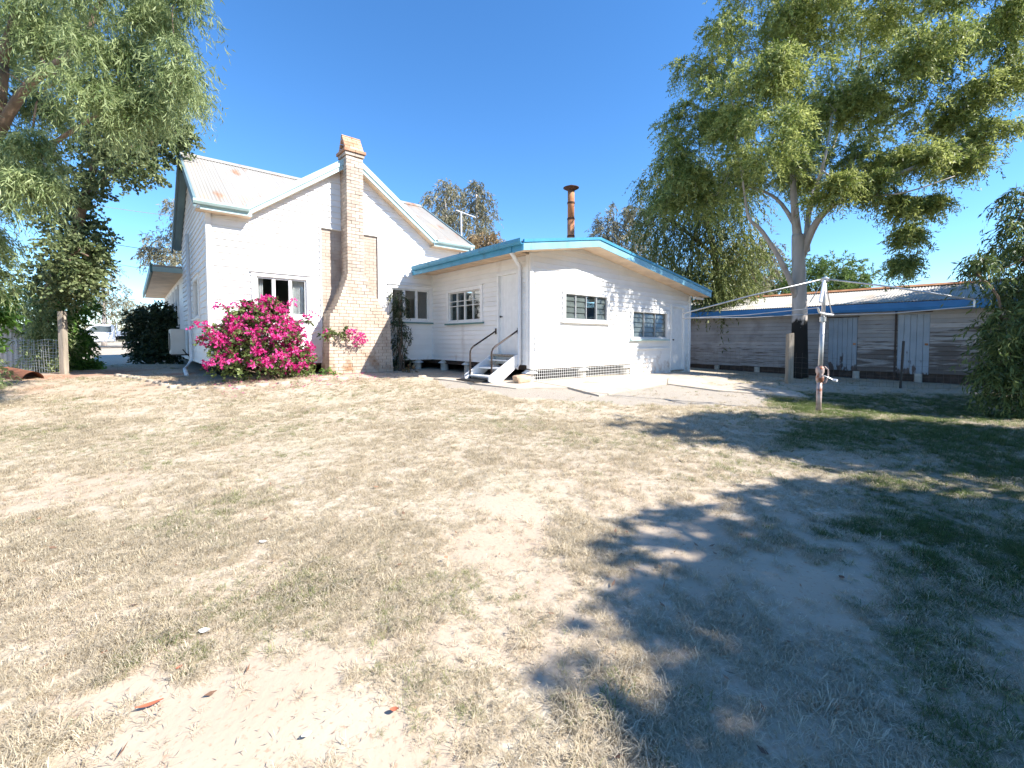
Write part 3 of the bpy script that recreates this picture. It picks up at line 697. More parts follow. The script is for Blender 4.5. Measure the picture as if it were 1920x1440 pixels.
MB().tube([(XL-.10, 3.2, 3.9), (XL-.08, 3.25, .42), (XL-.25, 3.0, .18), (XL-.35, 1.2, .13)], .045, 10).build('downpipe', M['pvc'], house, smooth=True)
# stumps with caps, mesh skirting under the extension
def stump(x, y, top, cap=True):
    gx_, gy_ = hw(x, y); z0 = float(zg(gx_, gy_))-.1
    s = MB().lathe([(.13, z0), (.11, top-.07)], 12, (x, y)).build('stump', M['stump'], house, smooth=False)
    if cap: MB().lathe([(.20, top-.085), (.19, top-.075), (.10, top-.015), (.09, top)], 16, (x, y)).build('stump_cap', M['white_trim'], s)
for x in (.12, 2.0, 3.95): stump(x, YF+.12, .27)
for y in (-3.0, -1.7, -.45): stump(.14, y, .37)
for x in (-1.1, -.45): stump(x, .16, .38)
b = MB(); z0, z1 = -.06, .27
for k in range(58): b.box(.02+k*.07, .0265+k*.07, YF-.03, YF-.026, z0, z1)
for k in range(5): b.box(.02, 4.04, YF-.034, YF-.031, z0+.02+k*.07, z0+.0265+k*.07)
o = b.build('wire_skirting', M['white_trim'], house); o['kind'] = 'stuff'
b = MB(); b.box(.0, 4.04, YF-.02, YF+.02, .27, .30); b.build('bearer', M['timber'], house)

# --- timber steps
gx_, gy_ = hw(-.5, -3.6)
steps = empty('timber_steps', (gx_, gy_, float(zg(gx_, gy_))), HROT)
tag(steps, 'short white timber steps with pipe handrails below the extension door', 'steps')
def sl_(x, y): return (x+.5, y+3.6)
gz0 = float(zg(gx_, gy_))
for y0 in (-4.10, -3.16):
    y = y0+3.6
    MB().prism([(-.85+.5, y, .0), (-.62+.5, y, -.0), (.5-.03, y, .40), (.5-.03, y, .62), (.5-.16, y, .62), (-.97+.5, y, .14), (-.97+.5, y, .03)], (0, .045, 0)).build('stringer', M['white_trim'], steps)
for k, (x, z) in enumerate(((-.86, .10), (-.56, .28), (-.27, .46))):
    MB().box(x+.5, x+.5+.27, -.452, .437, z, z+.035).build('tread', M['white_trim'], steps)
MB().box(.5-.20, .5-.04, -.452, .437, .585, .62).build('landing_board', M['timber'], steps)
for y, m in ((-.42, 'rail'), (.42, 'rail')):
    pth = [(-.34, y, .05), (-.34, y, .62), (-.335, y, .70), (-.30, y, .77), (-.24, y, .82), (.455, y, 1.20)]
    r = MB().tube(pth, .021, 10).build('handrail', M[m], steps, smooth=True)
    MB().box(.455, .468, y-.03, y+.03, 1.12, 1.27).build('rail_bracket', M['rail'], r)
# sandstone block beside the steps
def rocky(name, loc, size, m, seed, rz=0):
    bm = bmesh.new(); bmesh.ops.create_icosphere(bm, subdivisions=3, radius=1); rr = random.Random(seed)
    off = [rr.uniform(-9, 9) for _ in range(3)]
    from mathutils import noise as ns
    for v in bm.verts:
        d = 1+.35*ns.noise(v.co*1.3+Vector(off))+.12*ns.noise(v.co*4+Vector(off))
        q = Vector([math.copysign(abs(c)**.6, c) for c in v.co]); v.co = Vector((q.x*size[0], q.y*size[1], q.z*size[2]))*d*.8
    me = bpy.data.meshes.new(name); bm.to_mesh(me); bm.free(); me.materials.append(m)
    o = link(name, me); o.location = loc; o.rotation_euler = (0, 0, rz); return o
x, y = hw(-.28, -4.42); tag(rocky('sandstone_rock', (x, y, float(zg(x, y))+.09), (.27, .17, .14), M['rock'], 3, .7), 'tan sandstone rock between the steps and white mesh skirting', 'rock')
x, y = hw(-.75, -3.5); b = MB()
for k in range(12): b.box(-.22+k*.037, -.22+k*.037+.022, -.35, .35, 0, .018)
b.box(-.23, .23, -.36, -.33, -.004, .014); b.box(-.23, .23, .33, .36, -.004, .014)
o = b.build('door_mat', M['black']); o.location = (x-.18, y-.18, float(zg(x-.18, y-.18))+.04); o.rotation_euler = (0, 0, HROT)
tag(o, 'dark slatted mat on concrete at foot of the white steps', 'mat')

# --- things on the roofs
fx, fy = hw(3.65, -2.4)
fl = empty('flue_pipe', (fx, fy, 3.2)); tag(fl, 'rusty flue pipe with flat cowl standing on the extension roof', 'flue')
MB().lathe([(.115, 0), (.115, 1.6)], 20).build('lower_pipe', M['rust'], fl, smooth=True)
MB().lathe([(.108, 1.6), (.108, 2.50)], 20).build('upper_pipe', M['rust'], fl, smooth=True)
for z in (1.05, 1.6, 2.1): MB().lathe([(.117, z), (.123, z+.01), (.123, z+.05), (.117, z+.06)], 20).build('band', M['rust_dark'], fl)
MB().lathe([(.105, 2.40), (.112, 2.52)], 20).build('neck', M['rust_dark'], fl)
MB().lathe([(.10, 2.52), (.25, 2.60), (.25, 2.615), (.06, 2.69), (.02, 2.70)], 24).build('cowl', M['rust_dark'], fl)
ax_, ay_ = hw(1.76, 1.0)
an = empty('television_antenna', (ax_, ay_, 3.3)); tag(an, 'pale television antenna mast beside the main roof', 'antenna')
MB().tube([(0, 0, -.1), (0, 0, 2.12)], .03, 8).build('mast', M['pvc'], an)
d = np.array([E1[0], E1[1]])*.62
MB().tube([(-d[0]*.35, -d[1]*.35, 2.16), (d[0], d[1], 2.06)], .018, 6).build('boom', M['pvc'], an)
for k in range(7):
    t = -.3+k*.2; c = d*t; w_ = np.array([-d[1], d[0]])*(.42-.03*k)
    MB().tube([(c[0]-w_[0], c[1]-w_[1], 2.13-.07*t), (c[0]+w_[0], c[1]+w_[1], 2.13-.07*t)], .007, 5).build('rod', M['steel'], an)
x, y = hw(4.55, 2.0); o = MB().lathe([(.05, 2.9), (.05, 4.92), (.065, 4.93), (.065, 5.05)], 12).build('vent_pipe', M['pvc'], None, smooth=True); o.location = (x, y, 0)
tag(o, 'thin white vent pipe poking above the extension gutter', 'pipe')

# --- air conditioner on the left wall
x, y = hw(XL-.30, 4.6)
ac = empty('air_conditioner', (x, y, .50), HROT); tag(ac, 'grey box air conditioner unit fixed low on the shaded left wall', 'air conditioner')
MB().box(-.17, .17, -.43, .43, .06, .80).build('casing', M['ac'], ac, bevel=.012)
MB().box(-.15, .15, -.437, -.432, .10, .76).build('side_panel', M['ac'], ac)
for y0 in (-.3, .3): MB().box(-.16, .34, y0-.02, y0+.02, .02, .06).build('bracket', M['black'], ac)
MB().lathe([(.26, -.01), (.26, .01)], 20).build('fan_grille', M['black'], ac).matrix_basis = __import__('mathutils').Matrix.Translation((-.18, .08, .42)) @ __import__('mathutils').Matrix.Rotation(R(90), 4, 'Y')
MB().tube([(.1, -.44, .2), (.16, -.5, .1), (.28, -.5, -.05), (.30, -.4, .9)], .015, 6).build('pipe', M['black'], ac)

# ------------------------------------------------------------------ shed
SHX, SHA, SHB = 10.76, -13.5, 3.0
shed = empty('shed', (HO[0], HO[1], 0), HROT); tag(shed, 'long low weathered weatherboard shed with blue gutter and rusty ridge', 'shed')
D1 = (-8.40, -7.62, -.02, 1.72); D2 = (-10.12, -9.40, -.05, 1.80)
sw_ = wall_backing(fX(SHX), SHA, SHB, -.02, 1.92, [D1, D2], M['shed_board'], shed)
boards(fX(SHX), lambda z: SHA, lambda z: -8.46 if False else -8.42, -.02, 1.90, .135, [D2], M['shed_board'], sw_, t0=.004, t1=.036, gap=.010)
boards(fX(SHX), lambda z: -8.40, lambda z: SHB, -.02, 1.90, .135, [D1], M['shed_clean'], sw_, t0=.004, t1=.036, gap=.008)
for D_, np_ in ((D1, 6), (D2, 5)):
    mp = fX(SHX); d = MB().mbox(mp, D_[0], D_[1], -.06, -.03, D_[2], D_[3]).build('door', M['shed_door'], shed)
    w_ = (D_[1]-D_[0])/np_
    for k in range(np_): MB().mbox(mp, D_[0]+k*w_+.004, D_[0]+(k+1)*w_-.004, -.03, .012+random.uniform(-.003, .003), D_[2], D_[3]-.01-random.uniform(0, .012)).build('plank', M['shed_door'], d)
    MB().mbox(mp, D_[0]+.03, D_[0]+.10, .0, .04, .82, .88).build('latch', M['rust'], d)
    MB().mbox(mp, D_[0]-.05, D_[1]+.05, .0, .035, D_[3], D_[3]+.03).build('door_head', M['dark_timber'], d)
MB().mbox(fX(SHX), -9.38, -9.33, 0, .05, -.2, 1.86).build('cover_strip', M['dark_timber'], shed)
MB().box(SHX+.02, SHX+4.4, SHA, SHA+.1, -.1, 1.92).build('wall', M['shed_board'], shed)
MB().box(SHX+.02, SHX+4.4, SHB-.1, SHB, -.1, 1.92).build('wall', M['shed_board'], shed)
MB().box(SHX+4.3, SHX+4.4, SHA, SHB, -.1, 1.92).build('wall', M['shed_board'], shed)
MB().box(SHX+.03, SHX+.12, SHA+.1, SHB-.1, -.45, -.02).build('plinth', M['dark_timber'], shed)
for y in np.arange(SHA+.6, SHB, 1.5): MB().lathe([(.10, -.6), (.09, -.03)], 10, (SHX-.02, float(y))).build('stump', M['stump'], shed)
SRX0, SRX1, SRZ0, SRZ1 = SHX-.42, SHX+1.75, 2.12, 2.74
n = int((SHB-SHA)/.762); rf = None
rf = MB().prism([(SRX1-.2, SHA-.15, SRZ1-.02), (SRX1, SHA-.15, SRZ1+.06), (SRX1+.2, SHA-.15, SRZ1-.02), (SRX1, SHA-.15, SRZ1+.02)], (0, SHB-SHA+.3, 0)).build('roof', M['rust'], shed)
for s in range(n+1):
    c1, c2 = [], []
    for k in range(41):
        y = SHA-.15+s*.762+.762*k/40; h = corr(k)
        c1.append(((SRX0, y, SRZ0+h), (SRX1, y, SRZ1+h))); c2.append(((SRX1+2.9, y, SRZ0-.1+h), (SRX1, y, SRZ1+h)))
    strip_sheet(c1, M['shed_roof'], rf); strip_sheet(c2, M['shed_roof'], rf)
b = MB(); prof = [(SRX0+.02, 1.86), (SRX0-.08, 1.86), (SRX0-.11, 1.93), (SRX0-.11, 2.09), (SRX0-.10, 2.09), (SRX0-.09, 1.94), (SRX0+.02, 1.88)]
b.prism([(px, SHA-.2, q) for px, q in prof], (0, SHB-SHA+.4, 0)).build('gutter', M['shed_blue'], shed)
MB().box(SRX0+.02, SRX0+.045, SHA-.15, SHB+.15, 1.84, 2.09).build('fascia', M['shed_blue'], shed)
MB().box(SRX0+.045, SHX-.0, SHA, SHB, 1.915, 1.93).build('soffit', M['shed_board'], shed)

# ------------------------------------------------------------------ clothes hoist
hx, hy = 5.37, 7.72; hz = float(zg(hx, hy))
ho = empty('clothes_hoist', (hx, hy, hz)); tag(ho, 'galvanised rotary clothes hoist with winding handle on the open lawn', 'clothes hoist')
TOP = 2.32
MB().tube([(0, 0, -.1), (.01, 0, .62)], .042, 14).build('lower_post', M['rail_bare'], ho, smooth=True)
MB().tube([(.01, 0, .60), (.035, 0, 1.62)], .036, 14).build('upper_post', M['steel'], ho, smooth=True)
MB().tube([(.035, 0, 1.60), (.055, 0, TOP)], .030, 12).build('inner_post', M['steel'], ho, smooth=True)
MB().lathe([(.045, .52), (.062, .55), (.062, .62), (.048, .66), (.066, .70), (.066, .76), (.05, .80)], 16, (.012, 0)).build('gear_housing', M['rail_bare'], ho, smooth=True)
h_ = MB().tube([(.012, 0, .64), (.02, -.10, .64), (.06, -.12, .62), (.15, -.14, .57)], .011, 8).build('winding_handle', M['steel'], ho)
MB().tube([(.14, -.14, .575), (.17, -.20, .57)], .022, 8).build('grip', M['pvc'], h_)
MB().tube([(.06, -.04, .80), (.12, -.05, .74), (.12, -.05, .62), (.08, -.05, .52), (.04, -.03, .50)], .011, 6).build('guard', M['rail_bare'], ho)
MB().lathe([(.05, 1.58), (.05, 1.66)], 14, (.036, 0)).build('collar', M['steel'], ho)
MB().lathe([(.06, TOP-.05), (.065, TOP), (.03, TOP+.03)], 14, (.055, 0)).build('head', M['steel'], ho)
AZ = 1.70
hc = np.array([.05, 0, TOP]); col_ = np.array([.047, 0, AZ+.02])
tips = [np.array([-2.15, .65, 1.76]), np.array([1.10, -1.50, 1.82])]
for t in tips:
    a = MB().tube([hc, hc+(t-hc)*.5+np.array([0, 0, .02]), t], .014, 8).build('arm', M['steel'], ho, smooth=True)
    MB().tube([t, t+np.array([0, 0, -.10])], .012, 6).build('hook', M['steel'], a)
sa = [np.array([-.30, -.36, AZ+.09]), np.array([.27, .10, AZ])]
MB().tube([hc, sa[0]+np.array([.07, .05, .10])], .024, 8).build('stay', M['pvc'], ho)
MB().tube([hc, sa[1]], .010, 6).build('stay', M['steel'], ho)
MB().tube([hc, np.array([-.10, .15, AZ+.22])], .008, 6).build('stay', M['steel'], ho)
MB().tube([sa[0], np.array([-.14, -.16, AZ+.03]), col_+np.array([0, -.04, -.01]), sa[1]+np.array([.02, 0, 0])], .017, 8).build('cross_bar', M['pvc'], ho)
for k in range(5): MB().tube([sa[1]+np.array([-.16+.04*k, -.02, -.02]), sa[1]+np.array([-.16+.04*k, -.02, .045])], .005, 4).build('line_hook', M['steel'], ho)
base = tips[0]+np.array([0, 0, -.09])
for a, c in ((base, col_), (base, sa[0]), (tips[1]+np.array([0, 0, -.09]), sa[1]), (base, np.array([-.4, -2.0, 1.66])), (np.array([-.4, -2.0, 1.66]), tips[1]+np.array([0, 0, -.09]))):
    md = (a+c)/2-np.array([0, 0, .03])
    if c[1] < -1.9 or a[1] < -1.95: continue
    MB().tube([a, md, c], .008, 5).build('line', M['steel'], ho)

# ------------------------------------------------------------------ trees and plants
def at(u, v, dep):
    x = (u-960)/FPX; y = -(v-PPY)/FPX
    r = np.array([x, math.cos(PITCH)+y*math.sin(PITCH), -math.sin(PITCH)+y*math.cos(PITCH)])
    return r*dep/r[1]+np.array([0, 0, EYE])
def unit(a): return a/(np.linalg.norm(a, axis=-1, keepdims=True)+1e-9)
def leaves(clumps, rng, per=14, sprig=.45, droop=.8, ll=.15, lw=.03, spread=.6, hang=.5, dens=1.0, tintlo=0.0):
    """clumps: (centre, radii, sprigs). Returns leaf quads hung along drooping twigs."""
    C_, D_, T_, S_ = [], [], [], []
    for c, r, n in clumps:
        n = max(3, int(n*dens)); c = np.array(c, float); r = np.array(r if hasattr(r, '__len__') else (r, r, r), float)
        d = unit(rng.normal(size=(n, 3))); rad = rng.rand(n, 1)**.45
        p = c+d*rad*r
        out = unit(d*np.array([1, 1, .7])+rng.normal(size=(n, 3))*.5+np.array([0, 0, .15]))
        L = sprig*(.6+.8*rng.rand(n, 1))
        t = (np.arange(per)[None, :, None]+rng.rand(n, per, 1))/per
        pos = p[:, None]+out[:, None]*L[:, None]*t*.8+np.array([0, 0, -1.])*droop*L[:, None]*t**1.7
        tan = unit(out[:, None]*.8+np.array([0, 0, -1.])*droop*1.7*t**.7)
        ld = unit(tan*.7+rng.normal(size=pos.shape)*spread+np.array([0, 0, -1.])*hang)
        tint = np.clip(.5+.32*rng.normal(size=(n, 1))+.15*rng.normal(size=(n, per)), 0, 1)
        C_.append(pos.reshape(-1, 3)); D_.append(ld.reshape(-1, 3)); T_.append(tint.reshape(-1))
    P = np.concatenate(C_); D = np.concatenate(D_); T = np.concatenate(T_); n = len(P)
    w = unit(np.cross(D, rng.normal(size=(n, 3)))); up = np.cross(w, D)
    l = ll*(.6+.7*rng.rand(n, 1)); W = lw*(.7+.6*rng.rand(n, 1))
    v0 = P; v2 = P+D*l-up*l*.12; mid = P+D*l*.45+up*l*.06
    V = np.stack([v0, mid-w*W*.5, v2, mid+w*W*.5], 1).reshape(-1, 3)
    F = np.arange(4*n).reshape(n, 4)
    return V, F, np.repeat(T, 4)
def crown(name, parent, clumps, m, seed, **k):
    rng = np.random.RandomState(seed); V, F, T = leaves(clumps, rng, **k)
    lo = np.array(parent.location) if parent is not None else np.zeros(3)
    me = np_mesh(name, V-lo, F, [m], {'tint': T}); return link(name, me, None, parent)
def limbs(name, parent, paths, m, sides=8):
    b = MB(); lo = np.array(parent.location)
    for pts, r0, r1 in paths:
        pts = [np.array(p, float)-lo for p in pts]
        # smooth the path
        Q = []
        for i in range(len(pts)-1):
            pa = pts[max(i-1, 0)]; pb = pts[i]; pc = pts[i+1]; pd = pts[min(i+2, len(pts)-1)]
            for t in np.linspace(0, 1, 5)[:-1]:
                Q.append(.5*((2*pb)+(-pa+pc)*t+(2*pa-5*pb+4*pc-pd)*t*t+(-pa+3*pb-3*pc+pd)*t**3))
        Q.append(pts[-1]); k = len(Q)
        b.tube(Q, [r0+(r1-r0)*(i/(k-1))**.8 for i in range(k)], sides)
    return b.build(name, m, parent, smooth=True)
def twig_paths(clumps, nodes, rng, r0=.05, sub=3):
    """branches that fork from the limbs and from one another out to every leaf mass"""
    out = []; N_ = [np.array(n, float) for n in nodes]; A = np.array(N_); rad = [r0*1.3]*len(N_)
    C_ = [(np.array(c, float), np.array(r if hasattr(r, '__len__') else (r, r, r), float)) for c, r, n in clumps]
    order = sorted(range(len(C_)), key=lambda i: np.linalg.norm((A-C_[i][0])*np.array([1.4, 1.4, 1.]), axis=1).min())
    for i in order:
        c, r = C_[i]; A = np.array(N_)
        dv = (A-c)*np.array([1.4, 1.4, 1.0]); k = int(np.argmin(np.linalg.norm(dv, axis=1))); a = A[k]; L = np.linalg.norm(c-a)
        ra = max(.007, min(r0, rad[k]*.68)); rb = max(.004, ra*.5)
        mid = (a+c)/2+rng.normal(size=3)*.10*L+np.array([0, 0, .08*L])
        out.append(([a, mid, c], ra, rb))
        N_ += [mid, c]; rad += [ra*.8, rb*1.2]
        for q in range(sub):
            e = c+unit(rng.normal(size=3))*r*.85
            out.append(([c, (c+e)/2+rng.normal(size=3)*.06, e], rb, .003))
    return out
def path_nodes(paths):
    o = []
    for pts, a, b in paths:
        for p, q in zip(pts, pts[1:]):
            for t in (0, .33, .66): o.append(np.array(p)+(np.array(q)-np.array(p))*t)
        o.append(np.array(pts[-1]))
    return o[2:]
def make_tree(name, label, base, skel, clumps, bark, leafm, seed, trunk_bark=None, cat='tree', group=None, sub=3, tw=.05, **k):
    z = float(zg(base[0], base[1]))
    t = empty(name, (base[0], base[1], z)); tag(t, label, cat, group)
    rng = np.random.RandomState(seed)
    limbs('trunk', t, skel[:1], trunk_bark or bark, 14)
    if len(skel) > 1: limbs('limb', t, skel[1:], bark, 9)
    limbs('branch', t, twig_paths(clumps, path_nodes(skel), rng, tw, sub), bark, 5)['kind'] = 'stuff'
    c = crown('crown', t, clumps, leafm, seed+1, **k)
    return t

# big pale-trunked gum in front of the shed
B = at(1499, 708, 14.2); B[2] = float(zg(B[0], B[1]))-.05
G = lambda u, v, d=14.2: at(u, v, d)
skel = [([B, G(1499, 640), G(1499, 560), G(1497, 490), G(1496, 440)], .25, .17),
        ([G(1496, 450), G(1490, 390), G(1485, 320), G(1478, 230), G(1470, 120, 14.4)], .15, .02),
        ([G(1502, 480), G(1530, 418, 13.9), G(1570, 380, 13.3), G(1650, 340, 12.4), G(1745, 300, 12.0), G(1800, 270, 12.3)], .14, .012),
        ([G(1494, 560), G(1470, 500, 13.9), G(1430, 435, 13.6), G(1404, 408, 13.4), G(1395, 355, 13.3), G(1380, 260, 13.2)], .10, .015),
        ([G(1490, 420), G(1455, 372, 14.6), G(1400, 350, 15), G(1330, 352, 15.3)], .08, .012),
        ([G(1512, 470), G(1520, 380, 14.8), G(1560, 280, 15.2), G(1600, 160, 15.5)], .11, .015),
        ([G(1560, 385, 13.4), G(1620, 370, 12.6), G(1700, 360, 11.8), G(1790, 330, 11.6)], .05, .01), ([G(1515, 400, 13.6), G(1540, 320, 12.6), G(1552, 270, 12.4), G(1558, 230, 12.9)], .07, .012)]
px = [(1330,105,60,14),(1420,50,75,14.5),(1520,30,85,14),(1620,55,80,14.5),(1700,110,62,12),(1780,80,55,12.2),(1860,55,62,12.6),(1900,150,48,12.6),(1835,175,50,12.6),
      (1290,215,52,14),(1380,175,75,13.2),(1480,155,85,12),(1580,165,85,13.3),(1680,205,65,13.3),(1760,225,50,13.3),(1850,255,34,12.4),
      (1280,300,48,14.2),(1350,285,65,13.4),(1450,275,72,12),(1550,285,66,13.3),(1640,290,55,13.3),(1720,285,46,12.2),(1790,300,34,12.4),
      (1245,360,42,14.5),(1310,365,52,14),(1390,330,55,15.2),(1560,350,38,12.2),(1490,345,40,15),(1640,345,35,12.4),(1590,230,60,13.3),(1500,230,60,16),
      (1690,385,20,12.4),(1702,440,17,12.4),(1692,492,14,12.4),(1748,380,18,12.6),(1430,-50,80,14),(1540,-90,100,14),(1670,-70,90,13),(1800,-40,80,12.4),(1900,-10,60,12),(1560,60,70,15.8),(1450,110,70,16),(1650,130,60,15.5),(1370,240,55,15.5)]
rg = np.random.RandomState(4)
cl = []
for u, v, r, d in px:                               # each mass breaks into tufts with gaps between
    for k in range(7):
        o_ = unit(rg.normal(size=3))*np.array([1, 1.3, .85])*r/FPX*d*(.35+.55*rg.rand()); q = r/FPX*d*(.26+.26*rg.rand())
        cl.append((at(u, v, d)+o_, (q, q, q*.9), (9+r*.19)*(.4+1.0*rg.rand())))
make_tree('gum_tree', 'tall spreading gum with pale trunk blackened at its base before the shed', B, skel, cl, M['bark_gum'], L_GUM, 11, trunk_bark=M['bark_burnt'], per=20, sprig=.46, droop=.55, ll=.115, lw=.028, spread=.8, hang=.3, dens=2.8, tw=.045, sub=1)
# darker drooping tree behind the extension
B = at(1345, 640, 19.0); B[2] = float(zg(B[0], B[1]))
skel = [([B, at(1345, 560, 19), at(1340, 480, 19), at(1320, 400, 19)], .22, .08), ([at(1340, 480, 19), at(1280, 430, 18.6), at(1230, 400, 18.4)], .09, .03), ([at(1345, 520, 19), at(1390, 470, 19), at(1410, 430, 19)], .07, .02)]
px = [(1235,345,40),(1290,330,50),(1225,420,38),(1275,420,52),(1330,400,55),(1380,400,50),(1240,480,34),(1300,480,45),(1355,480,48),(1400,470,35),(1330,530,32),(1380,530,40),(1285,520,22),(1350,560,30),(1340,350,50)]
cl = [(at(u, v, 19+1.2*math.sin(u)), r/FPX*19, 60+r) for u, v, r in px]
make_tree('weeping_gum', 'dark drooping gum just behind the extension roof', B, skel, cl, M['bark'], L_WGUM, 21, per=15, sprig=.75, droop=1.15, ll=.16, lw=.042, hang=.6, dens=1.6, tw=.05)
B = at(1150, 640, 24); B[2] = float(zg(B[0], B[1]))
cl = [(at(u, v, 24), r/FPX*24, 60+r) for u, v, r in ((1150,415,30),(1130,435,24),(1180,440,34),(1160,470,30),(1200,470,30),(1195,400,22))]
make_tree('gum_tree', 'small grey-green gum right of the rusty flue', B, [([B, at(1155, 540, 24), at(1160, 450, 24)], .18, .06)], cl, M['bark'], L_FAR, 31, per=12, sprig=.6, droop=.7, ll=.2, lw=.05)
B = at(1420, 640, 23); B[2] = float(zg(B[0], B[1]))
cl = [(at(u, v, 23), r/FPX*23, 60+r) for u, v, r in ((1400,470,34),(1430,500,30),(1380,520,34),(1410,540,30),(1360,545,26),(1440,470,22))]
make_tree('gum_tree', 'pale grey-leaved gum between drooping tree and shed roof', B, [([B, at(1420, 560, 23), at(1410, 500, 23)], .18, .06)], cl, M['bark'], L_FAR, 33, per=12, sprig=.7, droop=1.0, ll=.2, lw=.045)
# feathery tree over the shed
B = at(1560, 640, 30); B[2] = float(zg(B[0], B[1]))
cl = [(at(u, v, 30), (r/FPX*30*1.3, r/FPX*30*1.3, r/FPX*30*.55), 110+r) for u, v, r in ((1450,528,30),(1500,505,36),(1560,500,36),(1600,520,28),(1530,535,40),(1470,545,30),(1420,545,26),(1590,540,26),(1550,545,32))]
make_tree('feathery_tree', 'bright green feathery flat-topped tree showing above shed ridge', B, [([B, at(1540, 590, 30), at(1530, 540, 30)], .22, .1)], cl, M['bark'], L_POIN, 41, per=12, sprig=.55, droop=.25, ll=.22, lw=.07, hang=.1)
# gums behind the main roof
def slim(label, ub, db, pts, seed, m, rscale=1.0, nm='gum_tree', **k):
    B = at(ub, 640, db); B[2] = float(zg(B[0], B[1])); top = min(p[1] for p in pts); ut = pts[0][0]
    cl = [(at(u, v, db+random.uniform(-1, 1)), r/FPX*db*rscale, 30+r*1.2) for u, v, r in pts]
    kk = dict(per=11, sprig=.7, droop=.8, ll=.26, lw=.065, tw=.05); kk.update(k)
    return make_tree(nm, label, B, [([B, at((ub+ut)/2, (640+top)/2, db), at(ut, top+15, db)], .22, .04)], cl, M['bark_gum'], m, seed, **kk)
slim('slim grey gum rising beside the main roof ridge end', 840, 30, [(835,352,18),(812,370,12),(855,362,14),(845,390,18),(830,405,18),(850,425,20),(835,440,18),(858,405,12)], 51, L_FAR)
slim('slim grey gum right of the television antenna', 898, 31, [(893,350,10),(885,372,15),(908,375,15),(895,400,20),(910,405,16),(890,430,18),(905,440,16)], 53, L_FAR)
slim('brown-leaved bushy tree low behind the extension gutter', 895, 27, [(880,455,16),(905,450,18),(925,450,16),(895,468,18),(930,470,14),(870,470,14)], 55, L_BROWN, nm='dry_tree')
# gums seen past the left wall
slim('open-crowned gum against the sky left of the main gable', 330, 34, [(325,385,18),(345,400,16),(300,450,24),(330,460,24),(345,480,20),(285,480,20),(315,490,22),(340,430,16),(275,470,12)], 57, L_FAR)
slim('distant pale gum above the parked ute', 195, 42, [(195,505,22),(180,530,24),(215,545,22),(195,560,26),(175,575,20),(230,570,14),(205,590,20)], 59, L_FAR)
slim('thin distant gum over the hedge', 262, 46, [(258,575,16),(275,582,16),(245,590,16),(290,585,14)], 61, L_FAR)

# weeping tree on the left
B = np.array([-8.7, 6.9, 0.]); B[2] = float(zg(B[0], B[1]))
A7 = lambda u, v, d=7.0: at(u, v, d)
skel = [([B, (-8.75, 6.95, 1.2), (-8.6, 7.0, 2.6), A7(-20, 260), A7(0, 120)], .26, .10),
        ([A7(-40, 330), A7(40, 175, 6.9), A7(120, 110, 6.8), A7(160, 70, 6.8), A7(185, 10, 6.8), A7(230, -60, 6.7)], .08, .025),
        ([A7(90, 130, 6.8), A7(150, 155, 6.6), A7(220, 140, 6.4)], .03, .01), ([A7(0, 120), A7(60, -40), A7(120, -120)], .08, .03), ([A7(-30, 300), A7(60, 290, 7.4), A7(160, 230, 7.5), A7(260, 170, 7.4)], .06, .015)]
px = [(30,30,70),(110,30,60),(200,30,60),(290,30,60),(350,60,45),(380,110,34),(60,110,50),(150,90,45),(240,100,55),(310,130,50),(360,150,30),(385,165,18),(20,200,50),(100,190,40),(190,180,48),(270,200,50),(330,200,30),
      (30,290,55),(90,280,40),(50,360,45),(100,330,30),(10,430,40),(0,500,30),(-40,120,70),(-40,300,70),(80,-50,80),(200,-60,80),(310,-50,70),(390,-10,30),(-30,440,50)]
rg = np.random.RandomState(6); cl = []
for u, v, r in px:
    d = 6.9+.9*math.sin(u*.7+v)
    for k in range(4):
        o_ = unit(rg.normal(size=3))*r/FPX*d*.6; q = r/FPX*d*(.30+.25*rg.rand())
        cl.append((at(u-34, v, d)+o_, q, (9+r*.26)*(.5+rg.rand())))
make_tree('weeping_tree', 'large weeping tree with long grey-green leaves over the left fence', B, skel, cl, M['bark'], L_WEEP, 71, per=20, sprig=.40, droop=.9, ll=.11, lw=.014, spread=.65, hang=.5, dens=2.0, tw=.022, sub=1)
# dark round-leaved tree behind it
B = at(70, 660, 12.4); B[2] = float(zg(B[0], B[1]))
px = [(230,260,50),(290,270,42),(330,250,24),(190,300,40),(250,310,40),(150,350,36),(210,200,50),(290,210,40),(180,250,50),(120,400,44),(160,440,36),(130,480,40),(170,490,26),(100,530,40),(150,530,30)]
cl = [(at(u, v, 11.5+.6*math.sin(u)), r/FPX*11.5, 40+r*1.2) for u, v, r in px]
skel = [([B, at(90, 560, 12.2), at(140, 440, 11.5), at(170, 330, 11.5), at(210, 240, 11.5)], .2, .05), ([at(150, 400, 11.5), at(200, 330, 11.4), at(280, 270, 11.2)], .06, .02), ([at(140, 440, 11.5), at(150, 470, 11), at(165, 480, 10.8)], .04, .02)]
make_tree('broad_leaf_tree', 'dark small-leaved tree between the weeping tree and the house', B, skel, cl, M['bark'], L_KURR, 73, dens=2.1, per=12, sprig=.30, droop=.25, ll=.085, lw=.065, hang=.15, spread=.8)
